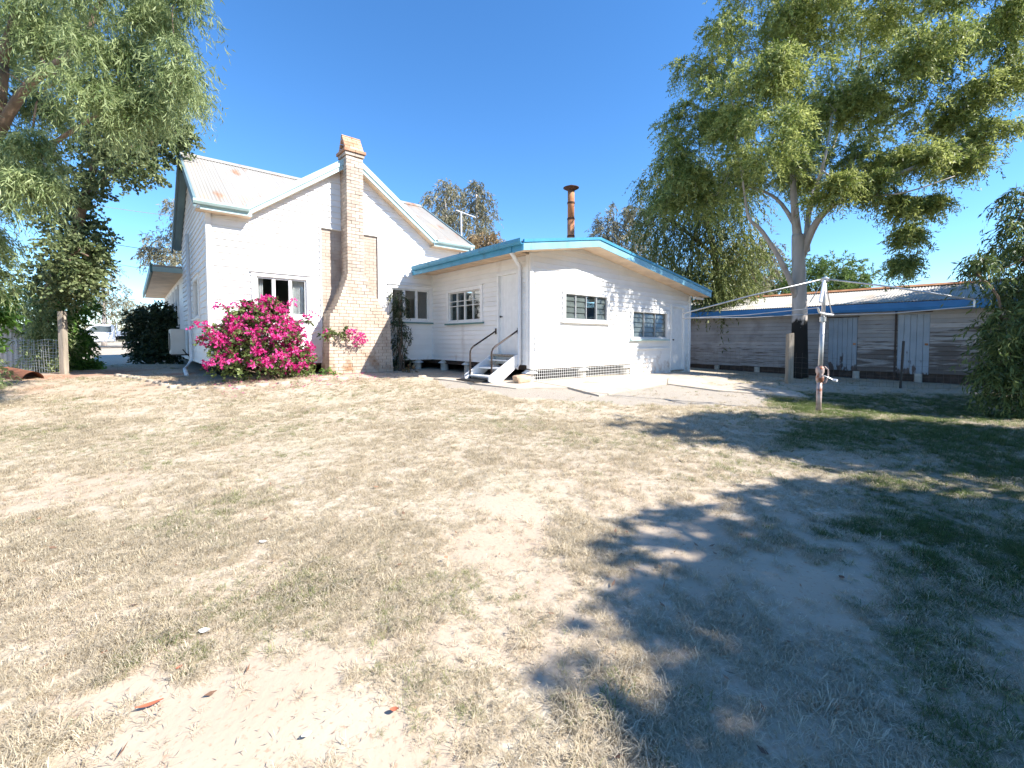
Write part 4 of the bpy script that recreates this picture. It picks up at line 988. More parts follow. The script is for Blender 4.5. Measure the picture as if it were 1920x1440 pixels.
# bright shrubs by the left fence
def bush(name, label, base, clumps, m, seed, cat='shrub', **k):
    z = float(zg(base[0], base[1])); t = empty(name, (base[0], base[1], z)); tag(t, label, cat)
    rng = np.random.RandomState(seed); b0 = np.array([base[0], base[1], z])
    limbs('stem', t, [([b0+np.array([rng.uniform(-.08, .08), rng.uniform(-.08, .08), -.05]), (b0+np.array(c))/2+rng.normal(size=3)*.08, np.array(c)], .025, .006) for c, r, n in clumps], M['bark'], 5)
    crown('foliage', t, clumps, m, seed, **k); return t
pc = lambda L, d, s=1.0, q=(40, 1.0): [(at(u, v, d), r/FPX*d*s, q[0]+r*q[1]) for u, v, r in L]
bush('leafy_shrub', 'bright green leafy shrub beyond the timber fence post', at(150, 700, 12.6), pc([(125,620,32),(105,560,38),(140,570,30),(140,650,24),(125,670,26),(150,640,16),(95,610,34),(145,690,16),(165,685,10),(130,520,26)], 12.6, q=(60, 2)), L_GREEN, 81, per=12, sprig=.3, droop=.4, ll=.11, lw=.05, hang=.2, spread=.7)
bush('leafy_shrub', 'tangled pale green shrub pressing through the wire fence', at(80, 700, 12.0), pc([(75,640,24),(100,640,22),(60,590,30),(30,570,30),(90,600,28),(105,685,12),(75,670,16)], 11.8, q=(50, 1.4)), L_WEEP, 83, per=14, sprig=.4, droop=.7, ll=.12, lw=.022, hang=.4)
bush('leafy_shrub', 'bright green broad-leaved bush at the far left edge', at(-10, 690, 9.0), pc([(-4,550,20),(-8,590,16),(-30,580,36),(-50,640,36)], 9.0, q=(30, .8)), L_GREEN, 85, per=11, sprig=.26, droop=.4, ll=.13, lw=.045, hang=.2)
bush('leafy_shrub', 'low grey-green bush beside the rusty half pipe', at(-5, 730, 9.0), pc([(-28,690,20),(-40,700,34),(-12,735,12)], 9.0, q=(30, .8)), L_WEEP, 87, per=12, sprig=.3, droop=.6, ll=.11, lw=.02)
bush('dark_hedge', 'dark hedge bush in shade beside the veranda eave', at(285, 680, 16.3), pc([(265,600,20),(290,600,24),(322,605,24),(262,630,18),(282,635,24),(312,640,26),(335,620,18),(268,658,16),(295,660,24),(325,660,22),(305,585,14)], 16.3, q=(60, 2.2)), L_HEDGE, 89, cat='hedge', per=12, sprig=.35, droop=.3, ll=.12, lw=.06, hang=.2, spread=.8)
# bougainvillea
def hp(x, y, z): a, b = hw(x, y); return np.array([a, b, z])
bo = empty('bougainvillea', tuple(hp(-4.55, -.75, float(zg(*hw(-4.55, -.75)))))); tag(bo, 'magenta bougainvillea bush in full flower under the front window', 'bush')
bc = [(-4.9,-.8,.55,.42),(-4.5,-.85,.6,.45),(-4.1,-.8,.5,.40),(-3.75,-.75,.42,.34),(-5.2,-.75,.5,.32),(-5.35,-.8,.95,.26),(-4.95,-.8,1.05,.38),(-4.5,-.85,1.15,.42),(-4.1,-.8,1.0,.36),(-3.8,-.7,.8,.28),(-4.65,-.7,1.5,.3),(-4.3,-.7,1.45,.26),(-4.9,-.65,1.42,.2),(-4.35,-.6,1.8,.16),(-4.15,-.62,1.62,.12),(-4.75,-.6,1.7,.1),(-3.6,-.7,.4,.25),(-3.95,-.7,1.25,.2)]
z0 = float(zg(*hw(-4.5, -.8)))
BC = [(hp(x-.33, y, z+z0-.08), r, 100*r+10) for x, y, z, r in bc]
spray = [(-3.45,-.62,1.18,.10),(-3.3,-.66,1.15,.07),(-3.05,-.72,1.16,.08)]
SP = [(hp(x, y, z), r, 8) for x, y, z, r in spray]
FL = [(hp(-2.82, -.72, 1.16), .10, 14), (hp(-2.66, -.74, 1.06), .15, 22), (hp(-2.55, -.74, .95), .10, 12), (hp(-3.42, -.64, 1.14), .07, 6), (hp(-5.35, -.55, 1.72), .08, 6), (hp(-5.2, -.6, 1.78), .07, 6), (hp(-4.15, -.55, 1.86), .10, 9), (hp(-4.6, -.55, 1.95), .08, 8)]
rng = np.random.RandomState(15); CANES = []
for k in range(8):
    a_ = -2.6+5.2*rng.rand(); up_ = .5+.9*rng.rand(); p0_ = np.array(hp(-4.75+.5*rng.normal(), -.85, .6+.5*rng.rand())); d_ = np.array([math.sin(a_)*.75, -.25-.25*rng.rand(), up_]); d_ /= np.linalg.norm(d_); l_ = .75+.5*rng.rand()
    e1_ = np.array([E1[0], E1[1], 0]); v_ = e1_*d_[0]-np.array([E2[0], E2[1], 0])*(-d_[1])*.8+np.array([0, 0, d_[2]])
    tip = p0_+v_*l_-np.array([0, 0, .12*l_]); CANES.append(([p0_, p0_+v_*l_*.55, tip], .007, .003)); FL += [(tip, .07+.05*rng.rand(), 7), (p0_+v_*l_*.8, .06, 4)]; SP.append((p0_+v_*l_*.7, .08, 4))
lo = np.array(bo.location)
rng = np.random.RandomState(5)
limbs('stem', bo, [([lo+rng.normal(size=3)*np.array([.1, .1, 0]), (lo+c)/2+rng.normal(size=3)*.1, c] , .018, .005) for c, r, n in BC]+[([hp(-4.2, -.75, .7), hp(-3.7, -.65, 1.15), hp(-3.2, -.7, 1.2), hp(-2.7, -.74, 1.12)], .010, .004)]+[([hp(-4.4, -.75, 1.2), c*.5+hp(-4.4, -.75, 1.2)*.5, c], .008, .003) for c, r, n in FL[4:8]]+CANES, M['bark'], 5)
crown('foliage', bo, BC+SP, L_BOUG, 91, per=12, sprig=.2, droop=.3, ll=.07, lw=.045, hang=.1, spread=.9, dens=1.2)
flc = []
rng = np.random.RandomState(17)
for c, r, n in BC:
    for k in range(int(4+27*r)):
        dd = unit(rng.normal(size=3)); dd[2] = abs(dd[2])*.9-.25; flc.append((np.array(c)+unit(dd)*r*(.85+.4*rng.rand()), .04+.06*rng.rand(), 9))
crown('blossom', bo, flc+FL, L_BRACT, 93, per=7, sprig=.10, droop=.35, ll=.048, lw=.044, hang=.05, spread=1.0)
# narrow plant between chimney and window
b0 = hp(-1.22, -.28, 0)
bush('narrow_shrub', 'thin grey-green plant growing between chimney and casement window', b0, [(hp(-1.25+.06*math.sin(k*2.1), -.27, .35+k*.24), (.16, .12, .2), 15) for k in range(9)]+[(hp(-.95, -.25, 1.2), (.12, .06, .05), 4), (hp(-.85, -.25, 1.0), .08, 3)], L_HEDGE, 95, per=12, sprig=.22, droop=.9, ll=.11, lw=.022, hang=.6)
for i, (x, y, s, lb) in enumerate(((-3.35, -.75, .16, 'small green weed at the left foot of the chimney'), (-1.15, -.75, .14, 'dry tuft at the right foot of the chimney'))):
    bush('weed', lb, hp(x, y, 0), [(hp(x, y, .16), (s*1.4, s, s), 26)], L_GREEN if i == 0 else L_BROWN, 97+i, cat='weed', per=8, sprig=.14, droop=.4, ll=.07, lw=.03)
# right-hand trees
B = np.array([9.5, 7.9, 0.]); B[2] = float(zg(B[0], B[1]))
px = [(1900,370,24),(1880,420,24),(1850,470,20),(1815,488,11),(1895,480,28),(1870,550,30),(1850,600,28),(1895,610,44),(1870,660,40),(1840,690,18),(1905,720,50),(1870,730,32),(1990,480,70),(1980,640,90),(2060,560,90),(1850,640,16),(2040,700,90),(1900,560,30)]
cl = [(at(u+26, v, 8.0+.5*math.sin(u+v)), r/FPX*8, 22+r*.8) for u, v, r in px]
skel = [([B, (9.5, 7.9, 1.2), (9.4, 7.95, 2.4), (9.5, 8.0, 3.4)], .14, .04), ([(9.45, 7.9, 1.6), at(1960, 470, 8), at(1890, 500, 8), at(1800, 520, 8)], .03, .006), ([(9.4, 7.9, 2.4), at(1970, 400, 8), at(1915, 370, 8)], .03, .008)]
make_tree('willow_myrtle', 'dark narrow-leaved tree hanging in at the right edge to the ground', B, skel, cl, M['bark'], L_RIGHT, 101, dens=1.3, per=15, sprig=.42, droop=.9, ll=.13, lw=.026, hang=.5, tw=.03)
def shade_tree(label, c, rr, H, seed, nc=40, ns=34, cr=.5):
    B = np.array([c[0]+.3, c[1]+.1, 0.]); B[2] = float(zg(B[0], B[1])); rng = np.random.RandomState(seed); cl = []
    for k in range(nc):
        d = unit(rng.normal(size=3)); cl.append((np.array([c[0], c[1], H])+d*np.array(rr)*rng.rand()**.35, cr*(.85+.5*rng.rand()), ns))
    make_tree('shade_tree', label, B, [([B, B+np.array([0, 0, 1.5]), np.array([c[0], c[1], H-.6])], .2, .08)], cl, M['bark'], L_SHADE, seed, per=14, sprig=.5, droop=.8, ll=.19, lw=.075, tw=.04, dens=1.25)
def sunpos(s, q): return (.942*s+.335*q, -.335*s+.942*q)   # along and across the sun's direction
shade_tree('tree out of frame to the right, shading the lawn before the shed', sunpos(7.4, 6.75), (1.8, 1.2, 1.5), 4.2, 111)
shade_tree('tree out of frame to the right, shading the near sandy corner', sunpos(7.3, 2.6), (2.0, 1.7, 1.5), 3.7, 113, 74, 42)
shade_tree('unseen tall tree added beyond the near shade tree to block sky light', sunpos(12.9, 2.3), (2.3, 1.9, 2.6), 7.2, 117, 60, 34, .7)  # added to block sky light over the shaded near ground
shade_tree('unseen tall tree added at the far right to cut sky fill on the lawn', sunpos(13.2, 6.4), (2.0, 1.0, 2.0), 6.8, 119, 60, 34, .7)  # added sky blocker for the shaded part of the lawn
shade_tree('unseen broad tree added behind the viewer to block sky fill', (3.4, -4.2), (2.6, 2.0, 1.8), 4.6, 121, 70, 34, .8)  # added crown that keeps sky fill off the shade
shade_tree('unseen broad tree added at the right behind the viewer to darken the shade', (9.0, -4.6), (2.8, 2.0, 2.8), 5.6, 123, 80, 34, .8)  # second crown added to hold back sky fill from behind
shade_tree('tall tree out of frame past the end of the shed', sunpos(12.8, 15.0), (2.0, 2.2, 1.8), 6.9, 125, 60, 34, .7)
shade_tree('tree out of frame to the right, shading the right edge', sunpos(9.9, 12.1), (1.8, 2.5, 1.4), 4.3, 115, 64)

# ------------------------------------------------------------------ fences
def fence_post(parent, x, y, h, w, m, name='post', lean=0):
    z = float(zg(x, y)); lo = parent.location
    b = MB(); x -= lo[0]; y -= lo[1]; z -= lo[2]
    b.hexa([(x-w, y-w, z-.2), (x+w, y-w, z-.2), (x+w, y+w, z-.2), (x-w, y+w, z-.2), (x-w+lean, y-w, z+h), (x+w+lean, y-w, z+h+.015), (x+w+lean, y+w, z+h), (x-w+lean, y+w, z+h-.01)])
    return b.build(name, m, parent, bevel=.008)
def wire_grid(parent, p, q, h, dx, dz, r, m, z0=.03, wob=.01):
    p = np.array(p, float); q = np.array(q, float); L = np.linalg.norm(q-p); n = int(L/dx); b = MB(); lo = np.array(parent.location); rng = np.random.RandomState(int(L*100))
    zb = lambda t: float(zg(*(p+(q-p)*t)))
    for i in range(n+1):
        t = i/n; c = p+(q-p)*t; z = zb(t); k = rng.normal(size=2)*wob
        b.tube([np.array([c[0], c[1], z+z0])-lo, np.array([c[0]+k[0], c[1]+k[1], z+z0+h])-lo], r, 3, False)
    for j in range(int(h/dz)+1):
        pts = []
        for i in range(9):
            t = i/8; c = p+(q-p)*t; pts.append(np.array([c[0], c[1]+rng.normal()*wob, zb(t)+z0+j*dz+rng.normal()*wob])-lo)
        b.tube(pts, r, 3, False)
    o = b.build('wire_mesh', m, parent); o['kind'] = 'stuff'; return o
# left fence with sheets
pX, pY = -11.35, 11.2
lf = empty('wire_fence', (pX, pY, float(zg(pX, pY)))); tag(lf, 'sagging wire mesh fence on a square timber post by the shrubs', 'fence')
fence_post(lf, pX, pY, 1.58, .065, M['timber'])
wire_grid(lf, (pX-.05, pY+.02), (pX-1.75, pY+.25), .85, .075, .075, .004, M['wire'], wob=.02)
def corrugated(name, label, c, w, h, rz, lean, m):
    b = MB(); n = 28
    for i in range(n+1):
        x = -w/2+w*i/n; d = .02*math.sin(i*math.pi/2.0)
        b.v += [(x, d, 0), (x, d+lean, h+.02*math.sin(i*.9)), (x, d+.004, 0), (x, d+lean+.004, h+.02*math.sin(i*.9))]
    for i in range(n):
        a, e = 4*i, 4*i+4; b.f += [(a, e, e+1, a+1), (a+2, a+3, e+3, e+2)]
    o = b.build(name, m, None, smooth=True); o.location = (c[0], c[1], float(zg(c[0], c[1]))-.05); o.rotation_euler = (0, 0, rz); tag(o, label, 'sheet'); return o
M['sheet'] = overlay(mat('old_iron_sheet', (.56, .53, .50), .6, .15, 2, .1, 30), (.36, .24, .18), 3, .52, .7)
p0 = at(30, 700, 11.6); corrugated('iron_sheet', 'pale corrugated iron sheet leaning in the left fence', (p0[0], p0[1]), .62, 1.30, R(38), .05, M['sheet'])
p0 = at(6, 700, 11.9); corrugated('iron_sheet', 'narrow corrugated iron sheet at the very left edge', (p0[0], p0[1]), .40, 1.05, R(38), .03, M['sheet'])
b = MB(); n = 14; L_ = 1.25                           # rusted half pipe on the ground
for k in range(2):
    r = .19-.008*k
    for i in range(n+1):
        w_ = R(-18)+R(205)*i/n; b.v += [(-L_/2, r*math.cos(w_), r*math.sin(w_)), (L_/2, r*math.cos(w_), r*math.sin(w_))]
for k in range(2):
    o_ = k*2*(n+1)
    for i in range(n): b.f.append((o_+2*i, o_+2*i+1, o_+2*i+3, o_+2*i+2))
o = b.build('half_pipe', mat('rusty_half_pipe', (.24, .10, .055), .9, .3, 5, .3, 40), None, smooth=True)
p0 = at(36, 712, 10.3); o.location = (p0[0], p0[1], float(zg(p0[0], p0[1]))+.02); o.rotation_euler = (R(8), R(4), R(-22))
tag(o, 'rust-brown half pipe lying on red soil at the left edge', 'pipe')
# right fence in front of the shed
F1, F2, F3 = (7.75, 12.35), (10.25, 11.65), (13.5, 10.7)
rf_ = empty('wire_fence', (F1[0], F1[1], float(zg(*F1)))); tag(rf_, 'thin dark wire fence running before the shed past the gum trunk', 'fence')
fence_post(rf_, F1[0], F1[1], 1.40, .075, M['timber']); 
MB().tube([np.array([F2[0], F2[1], float(zg(*F2))-.2])-np.array(rf_.location), np.array([F2[0]+.05, F2[1], float(zg(*F2))+1.25])-np.array(rf_.location)], .03, 6).build('steel_post', M['black'], rf_)
F0 = (6.45, 15.0)
for a, c in ((F0, F1), (F1, F2), (F2, F3)): wire_grid(rf_, a, c, .84, .15, .14, .0020, M['wire_rusty'])

# stone edging and loose brick line before the garden bed
ed = empty('stone_edging', (*hw(-3, -1.6), 0.)); tag(ed, 'line of flat pale stones edging the bed before the house', 'edging')
lo = np.array(ed.location); rr = random.Random(3)
line = [hw(-7.4, 2.6), hw(-6.4, -.6), hw(-5.6, -1.35), hw(-4.4, -1.6), hw(-3.2, -1.75), hw(-2.2, -1.85), hw(-1.3, -2.1)]
for i in range(len(line)-1):
    p, q = np.array(line[i]), np.array(line[i+1]); d = q-p; L_ = np.linalg.norm(d); n = max(2, int(L_/.36)); ang = math.atan2(d[1], d[0])
    for k in range(n):
        c = p+d*(k+.5)/n; w_, h_ = rr.uniform(.11, .16), rr.uniform(.06, .09); z = float(zg(*c))
        pts = []
        for a in range(7):
            t = 2*math.pi*a/7+rr.uniform(-.2, .2); x, y = w_*math.cos(t)*rr.uniform(.85, 1.1), h_*math.sin(t)*rr.uniform(.85, 1.1)
            pts.append((x*math.cos(ang)-y*math.sin(ang)+c[0]-lo[0], x*math.sin(ang)+y*math.cos(ang)+c[1]-lo[1], z+rr.uniform(.035, .06)))
        MB().prism(pts, (0, 0, -.08)).build('stone', M['concrete'], ed, bevel=.008)

# ------------------------------------------------------------------ parked ute
ux, uy = hw(-8.6, 36.2)
ut = empty('parked_ute', (ux, uy, float(zg(ux, uy))+.05), HROT); tag(ut, 'white single-cab ute with tray parked on the far street', 'ute')
hwid = .88
side = [(-2.45,.55),(-2.5,.85),(-2.35,1.02),(-1.35,1.12),(-.75,1.68),(-.55,1.76),(.35,1.78),(.52,1.70),(.58,1.0),(.58,.42),(-1.2,.38),(-2.2,.42)]
b = MB().prism([(x, -hwid, z) for x, z in side], (0, 2*hwid, 0)); b.build('body', M['car'], ut, bevel=.04)
for y in (-hwid-.006, hwid-.004):
    MB().prism([(-1.15, y, 1.15), (.38, y, 1.15), (.36, y, 1.62), (-.52, y, 1.62), (-.70, y, 1.56)], (0, .01, 0)).build('window', M['car_glass'], ut)
    d = MB().prism([(-1.22, y-.004, .45), (.46, y-.004, .45), (.46, y-.004, 1.12), (-1.22, y-.004, 1.12)], (0, .01, 0)).build('door', M['car'], ut)
    MB().box(.22, .40, y-.02, y+.02, .98, 1.02).build('handle', M['black'], d)
MB().prism([(-1.32, -.75, 1.14), (-.78, -.72, 1.64), (-.78, .72, 1.64), (-1.32, .75, 1.14)], (-.012, 0, .012)).build('windscreen', M['car_glass'], ut)
tr = MB().box(.72, 2.75, -.92, .92, .86, .98).build('tray', M['car'], ut)
for y in (-.93, .90): MB().box(.72, 2.75, y, y+.03, .98, 1.24).build('tray_side', M['car'], tr)
MB().box(2.72, 2.75, -.9, .9, .98, 1.24).build('tailgate', M['car'], tr)
MB().box(.64, .70, -.92, .92, .80, 1.86).build('headboard', M['car'], tr)
MB().box(.6, 2.6, -.4, .4, .55, .86).build('chassis', M['black'], ut)
for x in (-1.65, 1.55):
    for s in (-1, 1):
        w_ = MB().lathe([(.36, -.11), (.375, -.06), (.375, .06), (.36, .11)], 20).build('wheel', M['tyre'], ut); w_.location = (x, s*.80, .36); w_.rotation_euler = (R(90), 0, 0)
        MB().lathe([(.20, -.116), (.21, 0), (.20, .116)], 14).build('rim', M['steel'], w_)
for s in (-1, 1): MB().box(-2.51, -2.40, s*.68-.16, s*.68+.16, .78, .94).build('headlight', M['pvc'], ut)
MB().box(-.95, -.80, -1.08, -.89, 1.10, 1.28).build('mirror', M['black'], ut)

# neighbour's red roof glimpsed behind the shed
nx_, ny_ = at(1405, 640, 40)[:2]
nh = empty('neighbour_house', (nx_, ny_, float(zg(nx_, ny_)))); tag(nh, 'red-roofed neighbouring house glimpsed above the shed', 'house')
MB().box(-3, 3, -2, 4, 0, 3.4).build('wall', M['white'], nh)
MB().prism([(-3.4, -2.4, 3.38), (3.4, -2.4, 3.38), (0, -2.4, 4.9)], (0, 6.8, 0)).build('roof', M['red_tile'], nh)

# power lines crossing the street sky
for (u0, v0, u1, v1, d, lb) in ((150, 380, 430, 415, 30, 'upper pale power line left of the main gable'), (120, 440, 360, 478, 30, 'middle dark power line between weeping tree and distant gum'), (120, 474, 330, 512, 31, 'lowest power line above the hedge and distant gum')):
    a, c = at(u0, v0, d), at(u1, v1, d); pts = [a+(c-a)*t-np.array([0, 0, .12])*4*t*(1-t) for t in np.linspace(0, 1, 9)]
    tag(MB().tube(pts, .012 if d > 30 else .018, 5).build('power_line', M['steel'] if v0 < 400 else M['black'], None), lb, 'cable')
# distant scrub along the horizon
rng = np.random.RandomState(9); cl = []
for k in range(260):
    a = R(-62+124*rng.rand()); d = 120+120*rng.rand(); x, y = d*math.sin(a), d*math.cos(a)
    cl.append((np.array([x, y, 1.6+2*rng.rand()]), (5+4*rng.rand(), 4, 2.2+1.8*rng.rand()), 26))
V, F, T = leaves(cl, rng, per=8, sprig=1.6, droop=.3, ll=1.0, lw=.6, hang=.1, spread=.9)
tag(link('treeline', np_mesh('treeline', V, F, [L_FAR], {'tint': T})), 'far belt of grey-green scrub along the horizon', 'scrub', kind='stuff')

# ------------------------------------------------------------------ grass
def tuft(name, m, seed, n=26, R_=.07, h=.05):
    rng = np.random.RandomState(seed); V = []; F = []; T = []
    for i in range(n):
        a = rng.rand()*6.28; r = R_*rng.rand()**.6; bx, by = r*math.cos(a), r*math.sin(a)
        th = a+rng.normal()*.9; L = h*(.5+1.1*rng.rand()); lean = .8+.8*rng.rand(); w = .0014+.0014*rng.rand()
        d = np.array([math.cos(th), math.sin(th), 0]); s = np.array([-d[1], d[0], 0])*w
        p0 = np.array([bx, by, -.004]); p1 = p0+d*L*.45*lean+np.array([0, 0, L*.62]); p2 = p0+d*L*(.9*lean+.2)+np.array([0, 0, L*max(.08, .95-.62*lean)+.006])
        b = len(V); V += [p0-s, p0+s, p1+s*.8, p1-s*.8, p2+s*.15, p2-s*.15]; F += [(b, b+1, b+2, b+3), (b+3, b+2, b+4, b+5)]
        T += [np.clip(.5+.35*rng.normal(), 0, 1)]*6
    return bpy.data.objects.new(name, np_mesh(name, np.array(V), np.array(F), [m], {'tint': np.array(T)}))
L_STRAW = leaf_mat('straw_blade', (.42, .35, .235), (.70, .61, .46), .25, .6, .25)
L_GRASS = leaf_mat('green_blade', (.13, .165, .055), (.42, .42, .21), .3, .6, .25)
gcol = bpy.data.collections.new('grass_tufts')
for i in range(5): gcol.objects.link(tuft('a_tuft%d' % i, L_STRAW, 200+i, 26+3*i, .075, .045+.006*i))
for i in range(3): gcol.objects.link(tuft('b_tuft%d' % i, L_GRASS, 300+i, 26, .06, .05+.008*i))
L_LUSH_SHADE = leaf_mat('lush_shade_blade', (.055, .095, .025), (.20, .25, .075), .3, .6, .25)  # green blades, coloured darker to deepen the shade on the right
for i in range(3): gcol.objects.link(tuft('c_tuft%d' % i, L_LUSH_SHADE, 320+i, 28, .065, .06+.01*i))
rng = np.random.RandomState(77)
def scatter(n, y0, y1, smax):
    y = np.sqrt(y0*y0+(y1*y1-y0*y0)*rng.rand(n)); x = (rng.rand(n)*2-1)*(1.28*y+.4)
    return x, y
xs, ys, ss = [], [], []
for n, y0, y1, s in ((30000, .7, 3.2, 1.0), (40000, 3.2, 6.5, 1.05), (36000, 6.5, 10.5, 1.2), (5000, 10.5, 15, 1.4)):
    x, y = scatter(n, y0, y1, s); xs.append(x); ys.append(y); ss.append(np.full(n, s))
x = np.concatenate(xs); y = np.concatenate(ys); s = np.concatenate(ss)
bare = bare_mask(x, y); grav = gravel_mask(x, y)
lx_ = (x-HO[0])*E1[0]+(y-HO[1])*E1[1]; ly_ = (x-HO[0])*E2[0]+(y-HO[1])*E2[1]
pn = .55*vnoise(x, y, 21, .5)+.45*vnoise(x, y, 22, .17)
keep = (rng.rand(len(x)) > bare*.97) & (rng.rand(len(x)) > grav*.93) & (rng.rand(len(x)) < .32+.9*(pn-.15))
keep &= ~((lx_ > -5.9) & (lx_ < 1) & (ly_ > -.1)) & ~((lx_ > -.9) & (lx_ < 7.6) & (ly_ > -4.9)) & ~((lx_ > -1.6) & (lx_ < 5.5) & (ly_ > -6.2))
keep &= ~((lx_ > 10.3)) 
x, y, s = x[keep], y[keep], s[keep]; n = len(x)
z = zg(x, y)+(.022*(vnoise(x, y, 1, .45)-.5)+.006*(vnoise(x, y, 2, .21)-.5))
me = bpy.data.meshes.new('grass'); me.vertices.add(n); me.vertices.foreach_set('co', np.stack([x, y, z], -1).astype(np.float32).ravel())
sc_ = (s*.46*(.4+.9*rng.rand(n))*(.6+.8*vnoise(x, y, 23, .4))).astype(np.float32)
green = vnoise(x, y, 24, 1.1)*.6+vnoise(x, y, 25, .4)*.4+.10*sstep((y-4.5)/3)*sstep((9.5-y)/2)-.06*sstep((.8-x)/1.5)*sstep((5-y)/2)
lush_shade = lush_shade_mask(x, y)
isg = rng.rand(n) < np.maximum(sstep((green-.55)/.25)*.28, .92*lush_shade)
ii = np.where(isg, 5+rng.randint(0, 3, n), rng.randint(0, 5, n)).astype(np.int32); ii = np.where(isg & (rng.rand(n) < lush_shade), ii+3, ii).astype(np.int32)
a = me.attributes.new('rot', 'FLOAT_VECTOR', 'POINT'); rv = np.stack([rng.normal(size=n)*.12, rng.normal(size=n)*.12, rng.rand(n)*6.283], -1).astype(np.float32); a.data.foreach_set('vector', rv.ravel())
a = me.attributes.new('scl', 'FLOAT', 'POINT'); a.data.foreach_set('value', sc_)
a = me.attributes.new('pick', 'INT', 'POINT'); a.data.foreach_set('value', ii)
me.update(); go = link('grass', me); tag(go, 'short dry straw-coloured grass over the yard', 'grass', kind='stuff')
ng = bpy.data.node_groups.new('grass_nodes', 'GeometryNodeTree')
ng.interface.new_socket('Geometry', in_out='INPUT', socket_type='NodeSocketGeometry'); ng.interface.new_socket('Geometry', in_out='OUTPUT', socket_type='NodeSocketGeometry')
gi = ng.nodes.new('NodeGroupInput'); gout = ng.nodes.new('NodeGroupOutput'); ip = ng.nodes.new('GeometryNodeInstanceOnPoints'); ci = ng.nodes.new('GeometryNodeCollectionInfo')
ci.inputs['Collection'].default_value = gcol; ci.inputs['Separate Children'].default_value = True; ci.inputs['Reset Children'].default_value = True
def na(nm, dt): q = ng.nodes.new('GeometryNodeInputNamedAttribute'); q.data_type = dt; q.inputs['Name'].default_value = nm; return q.outputs[0]
ng.links.new(gi.outputs[0], ip.inputs['Points']); ng.links.new(ci.outputs[0], ip.inputs['Instance']); ip.inputs['Pick Instance'].default_value = True
ng.links.new(na('pick', 'INT'), ip.inputs['Instance Index']); ng.links.new(na('rot', 'FLOAT_VECTOR'), ip.inputs['Rotation']); ng.links.new(na('scl', 'FLOAT'), ip.inputs['Scale'])
ng.links.new(ip.outputs[0], gout.inputs[0])
go.modifiers.new('grass', 'NODES').node_group = ng

# ------------------------------------------------------------------ small litter
def litter(name, label, cat, x, y, l, w, rz, m, curl=.3):
    b = MB(); n = 7
    for i in range(n+1):
        t = i/n; ww = w*math.sin(math.pi*min(.97, max(.04, t)))**.8; c = l*(t-.5); h = curl*l*(t-.5)**2
        b.v += [(c, -ww/2, h+.004), (c, 0, h), (c, ww/2, h+.004)]
    for i in range(n):
        k = 3*i; b.f += [(k, k+3, k+4, k+1), (k+1, k+4, k+5, k+2)]
    o = b.build(name, m, None, smooth=True); o.location = (x, y, float(zg(x, y))+.016); o.rotation_euler = (.08, .05, rz); tag(o, label, cat)
litter('fallen_leaf', 'long red-brown fallen leaf on the bare sand at lower left', 'leaf', -1.37, 1.62, .085, .020, R(35), M['fallen'])
litter('fallen_leaf', 'tiny rust leaf just behind the long red-brown leaf', 'leaf', -1.39, 1.80, .03, .016, R(70), M['fallen'])
litter('fallen_leaf', 'small dark red leaf at the bottom edge between sand and grass', 'leaf', -.44, 1.60, .032, .02, R(10), M['fallen'])
litter('fallen_leaf', 'brown leaf curled on sand left of the long leaf', 'leaf', -1.78, 1.88, .028, .02, R(80), M['bark_red'])
litter('fallen_leaf', 'dark round leaf lying in the shaded bare sand', 'leaf', 1.86, 2.45, .035, .03, R(20), M['bark_red'])
litter('paper_scrap', 'white paper scrap beside a grass clump at lower left', 'scrap', -1.44, 2.02, .045, .035, R(15), M['paper'], .1)
litter('paper_scrap', 'white scrap at the bottom edge of the sand', 'scrap', -.72, 1.50, .035, .02, R(40), M['paper'], .1)
litter('paper_scrap', 'pale curled scrap in the straw left of centre', 'scrap', -1.63, 2.85, .05, .03, R(5), M['paper'], .3)
rng = np.random.RandomState(31)
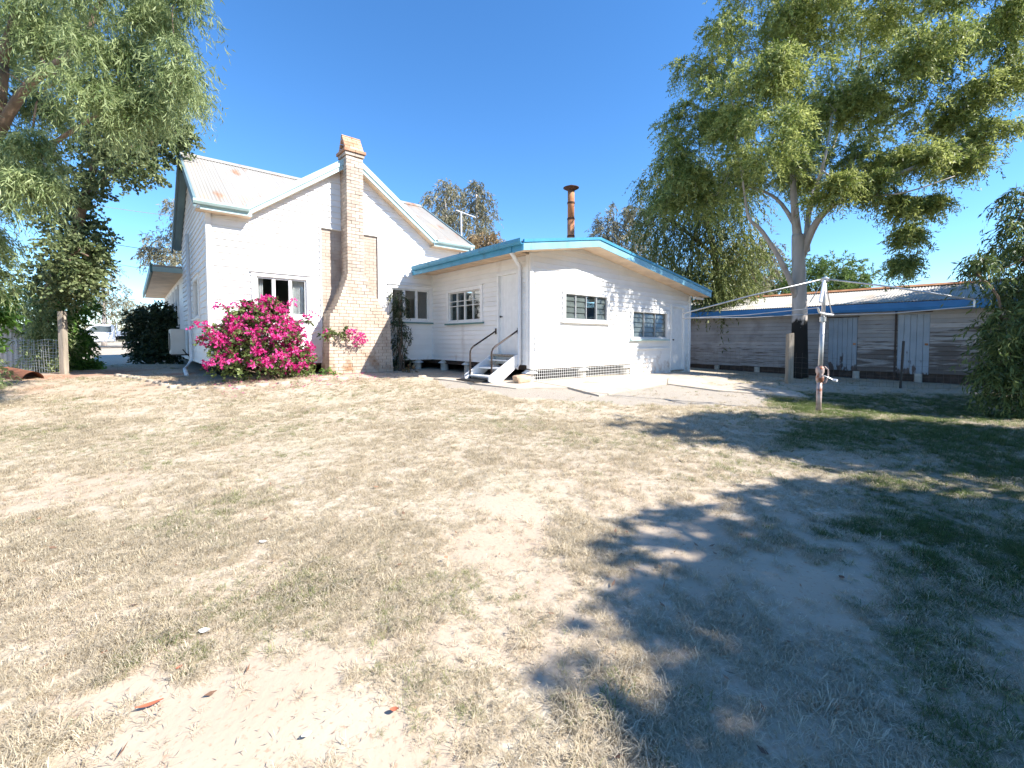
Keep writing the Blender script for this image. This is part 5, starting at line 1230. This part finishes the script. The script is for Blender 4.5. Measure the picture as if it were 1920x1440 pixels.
def flecks(name, label, cat, x, y, l, w, m, tint):
    n = len(x); a = rng.rand(n)*6.283; d = np.stack([np.cos(a), np.sin(a), rng.normal(size=n)*.15], -1); sd_ = np.stack([-np.sin(a), np.cos(a), rng.normal(size=n)*.3], -1)
    P = np.stack([x, y, zg(x, y)+.012+.012*rng.rand(n)], -1); l = l[:, None]; w = w[:, None]
    V = np.stack([P-d*l/2, P-sd_*w/2, P+d*l/2+np.array([0, 0, .006]), P+sd_*w/2], 1).reshape(-1, 3)
    tag(link(name, np_mesh(name, V, np.arange(4*n).reshape(n, 4), [m], {'tint': np.repeat(tint, 4)})), label, cat, kind='stuff')
x, y = scatter(90000, .7, 5.5, 1); k_ = (rng.rand(len(x)) > .75*bare_mask(x, y)) & (rng.rand(len(x)) > .8*lush_shade_mask(x, y)) & (rng.rand(len(x)) < .35+vnoise(x, y, 41, .3)); x, y = x[k_], y[k_]
l = .012+.030*rng.rand(len(x))
flecks('straw_thatch', 'matted dry straw lying flat between the grass tufts', 'thatch', x, y, l, .0016+.0020*rng.rand(len(x)), L_STRAW, np.clip(.45+.4*rng.normal(size=len(x)), 0, 1))
x, y = scatter(2600, .8, 9.5, 1); l = .015+.04*rng.rand(len(x))**2
flecks('leaf_litter', 'small dry leaves and bark flecks scattered over the yard', 'litter', x, y, l, l*(.15+.3*rng.rand(len(x))), leaf_mat('dry_litter', (.13, .07, .045), (.42, .25, .15), .1), rng.rand(len(x)))
lx2 = -5.8+3.4*rng.rand(330); ly2 = -.7-1.6*rng.rand(330)**1.6
P = [hw(a, b) for a, b in zip(lx2, ly2)]; x = np.array([p[0] for p in P]); y = np.array([p[1] for p in P])
flecks('fallen_petals', 'magenta petals fallen in front of the flowering bush', 'petals', x, y, .03+.03*rng.rand(330), .025+.02*rng.rand(330), L_BRACT, rng.rand(330))
print('BOARDS', BOARD_N[0], 'BRICKS', len([o for o in bpy.data.objects if o.name.startswith('brick') and o.data]), 'OBJ', len(bpy.data.objects), 'GRASS', n)
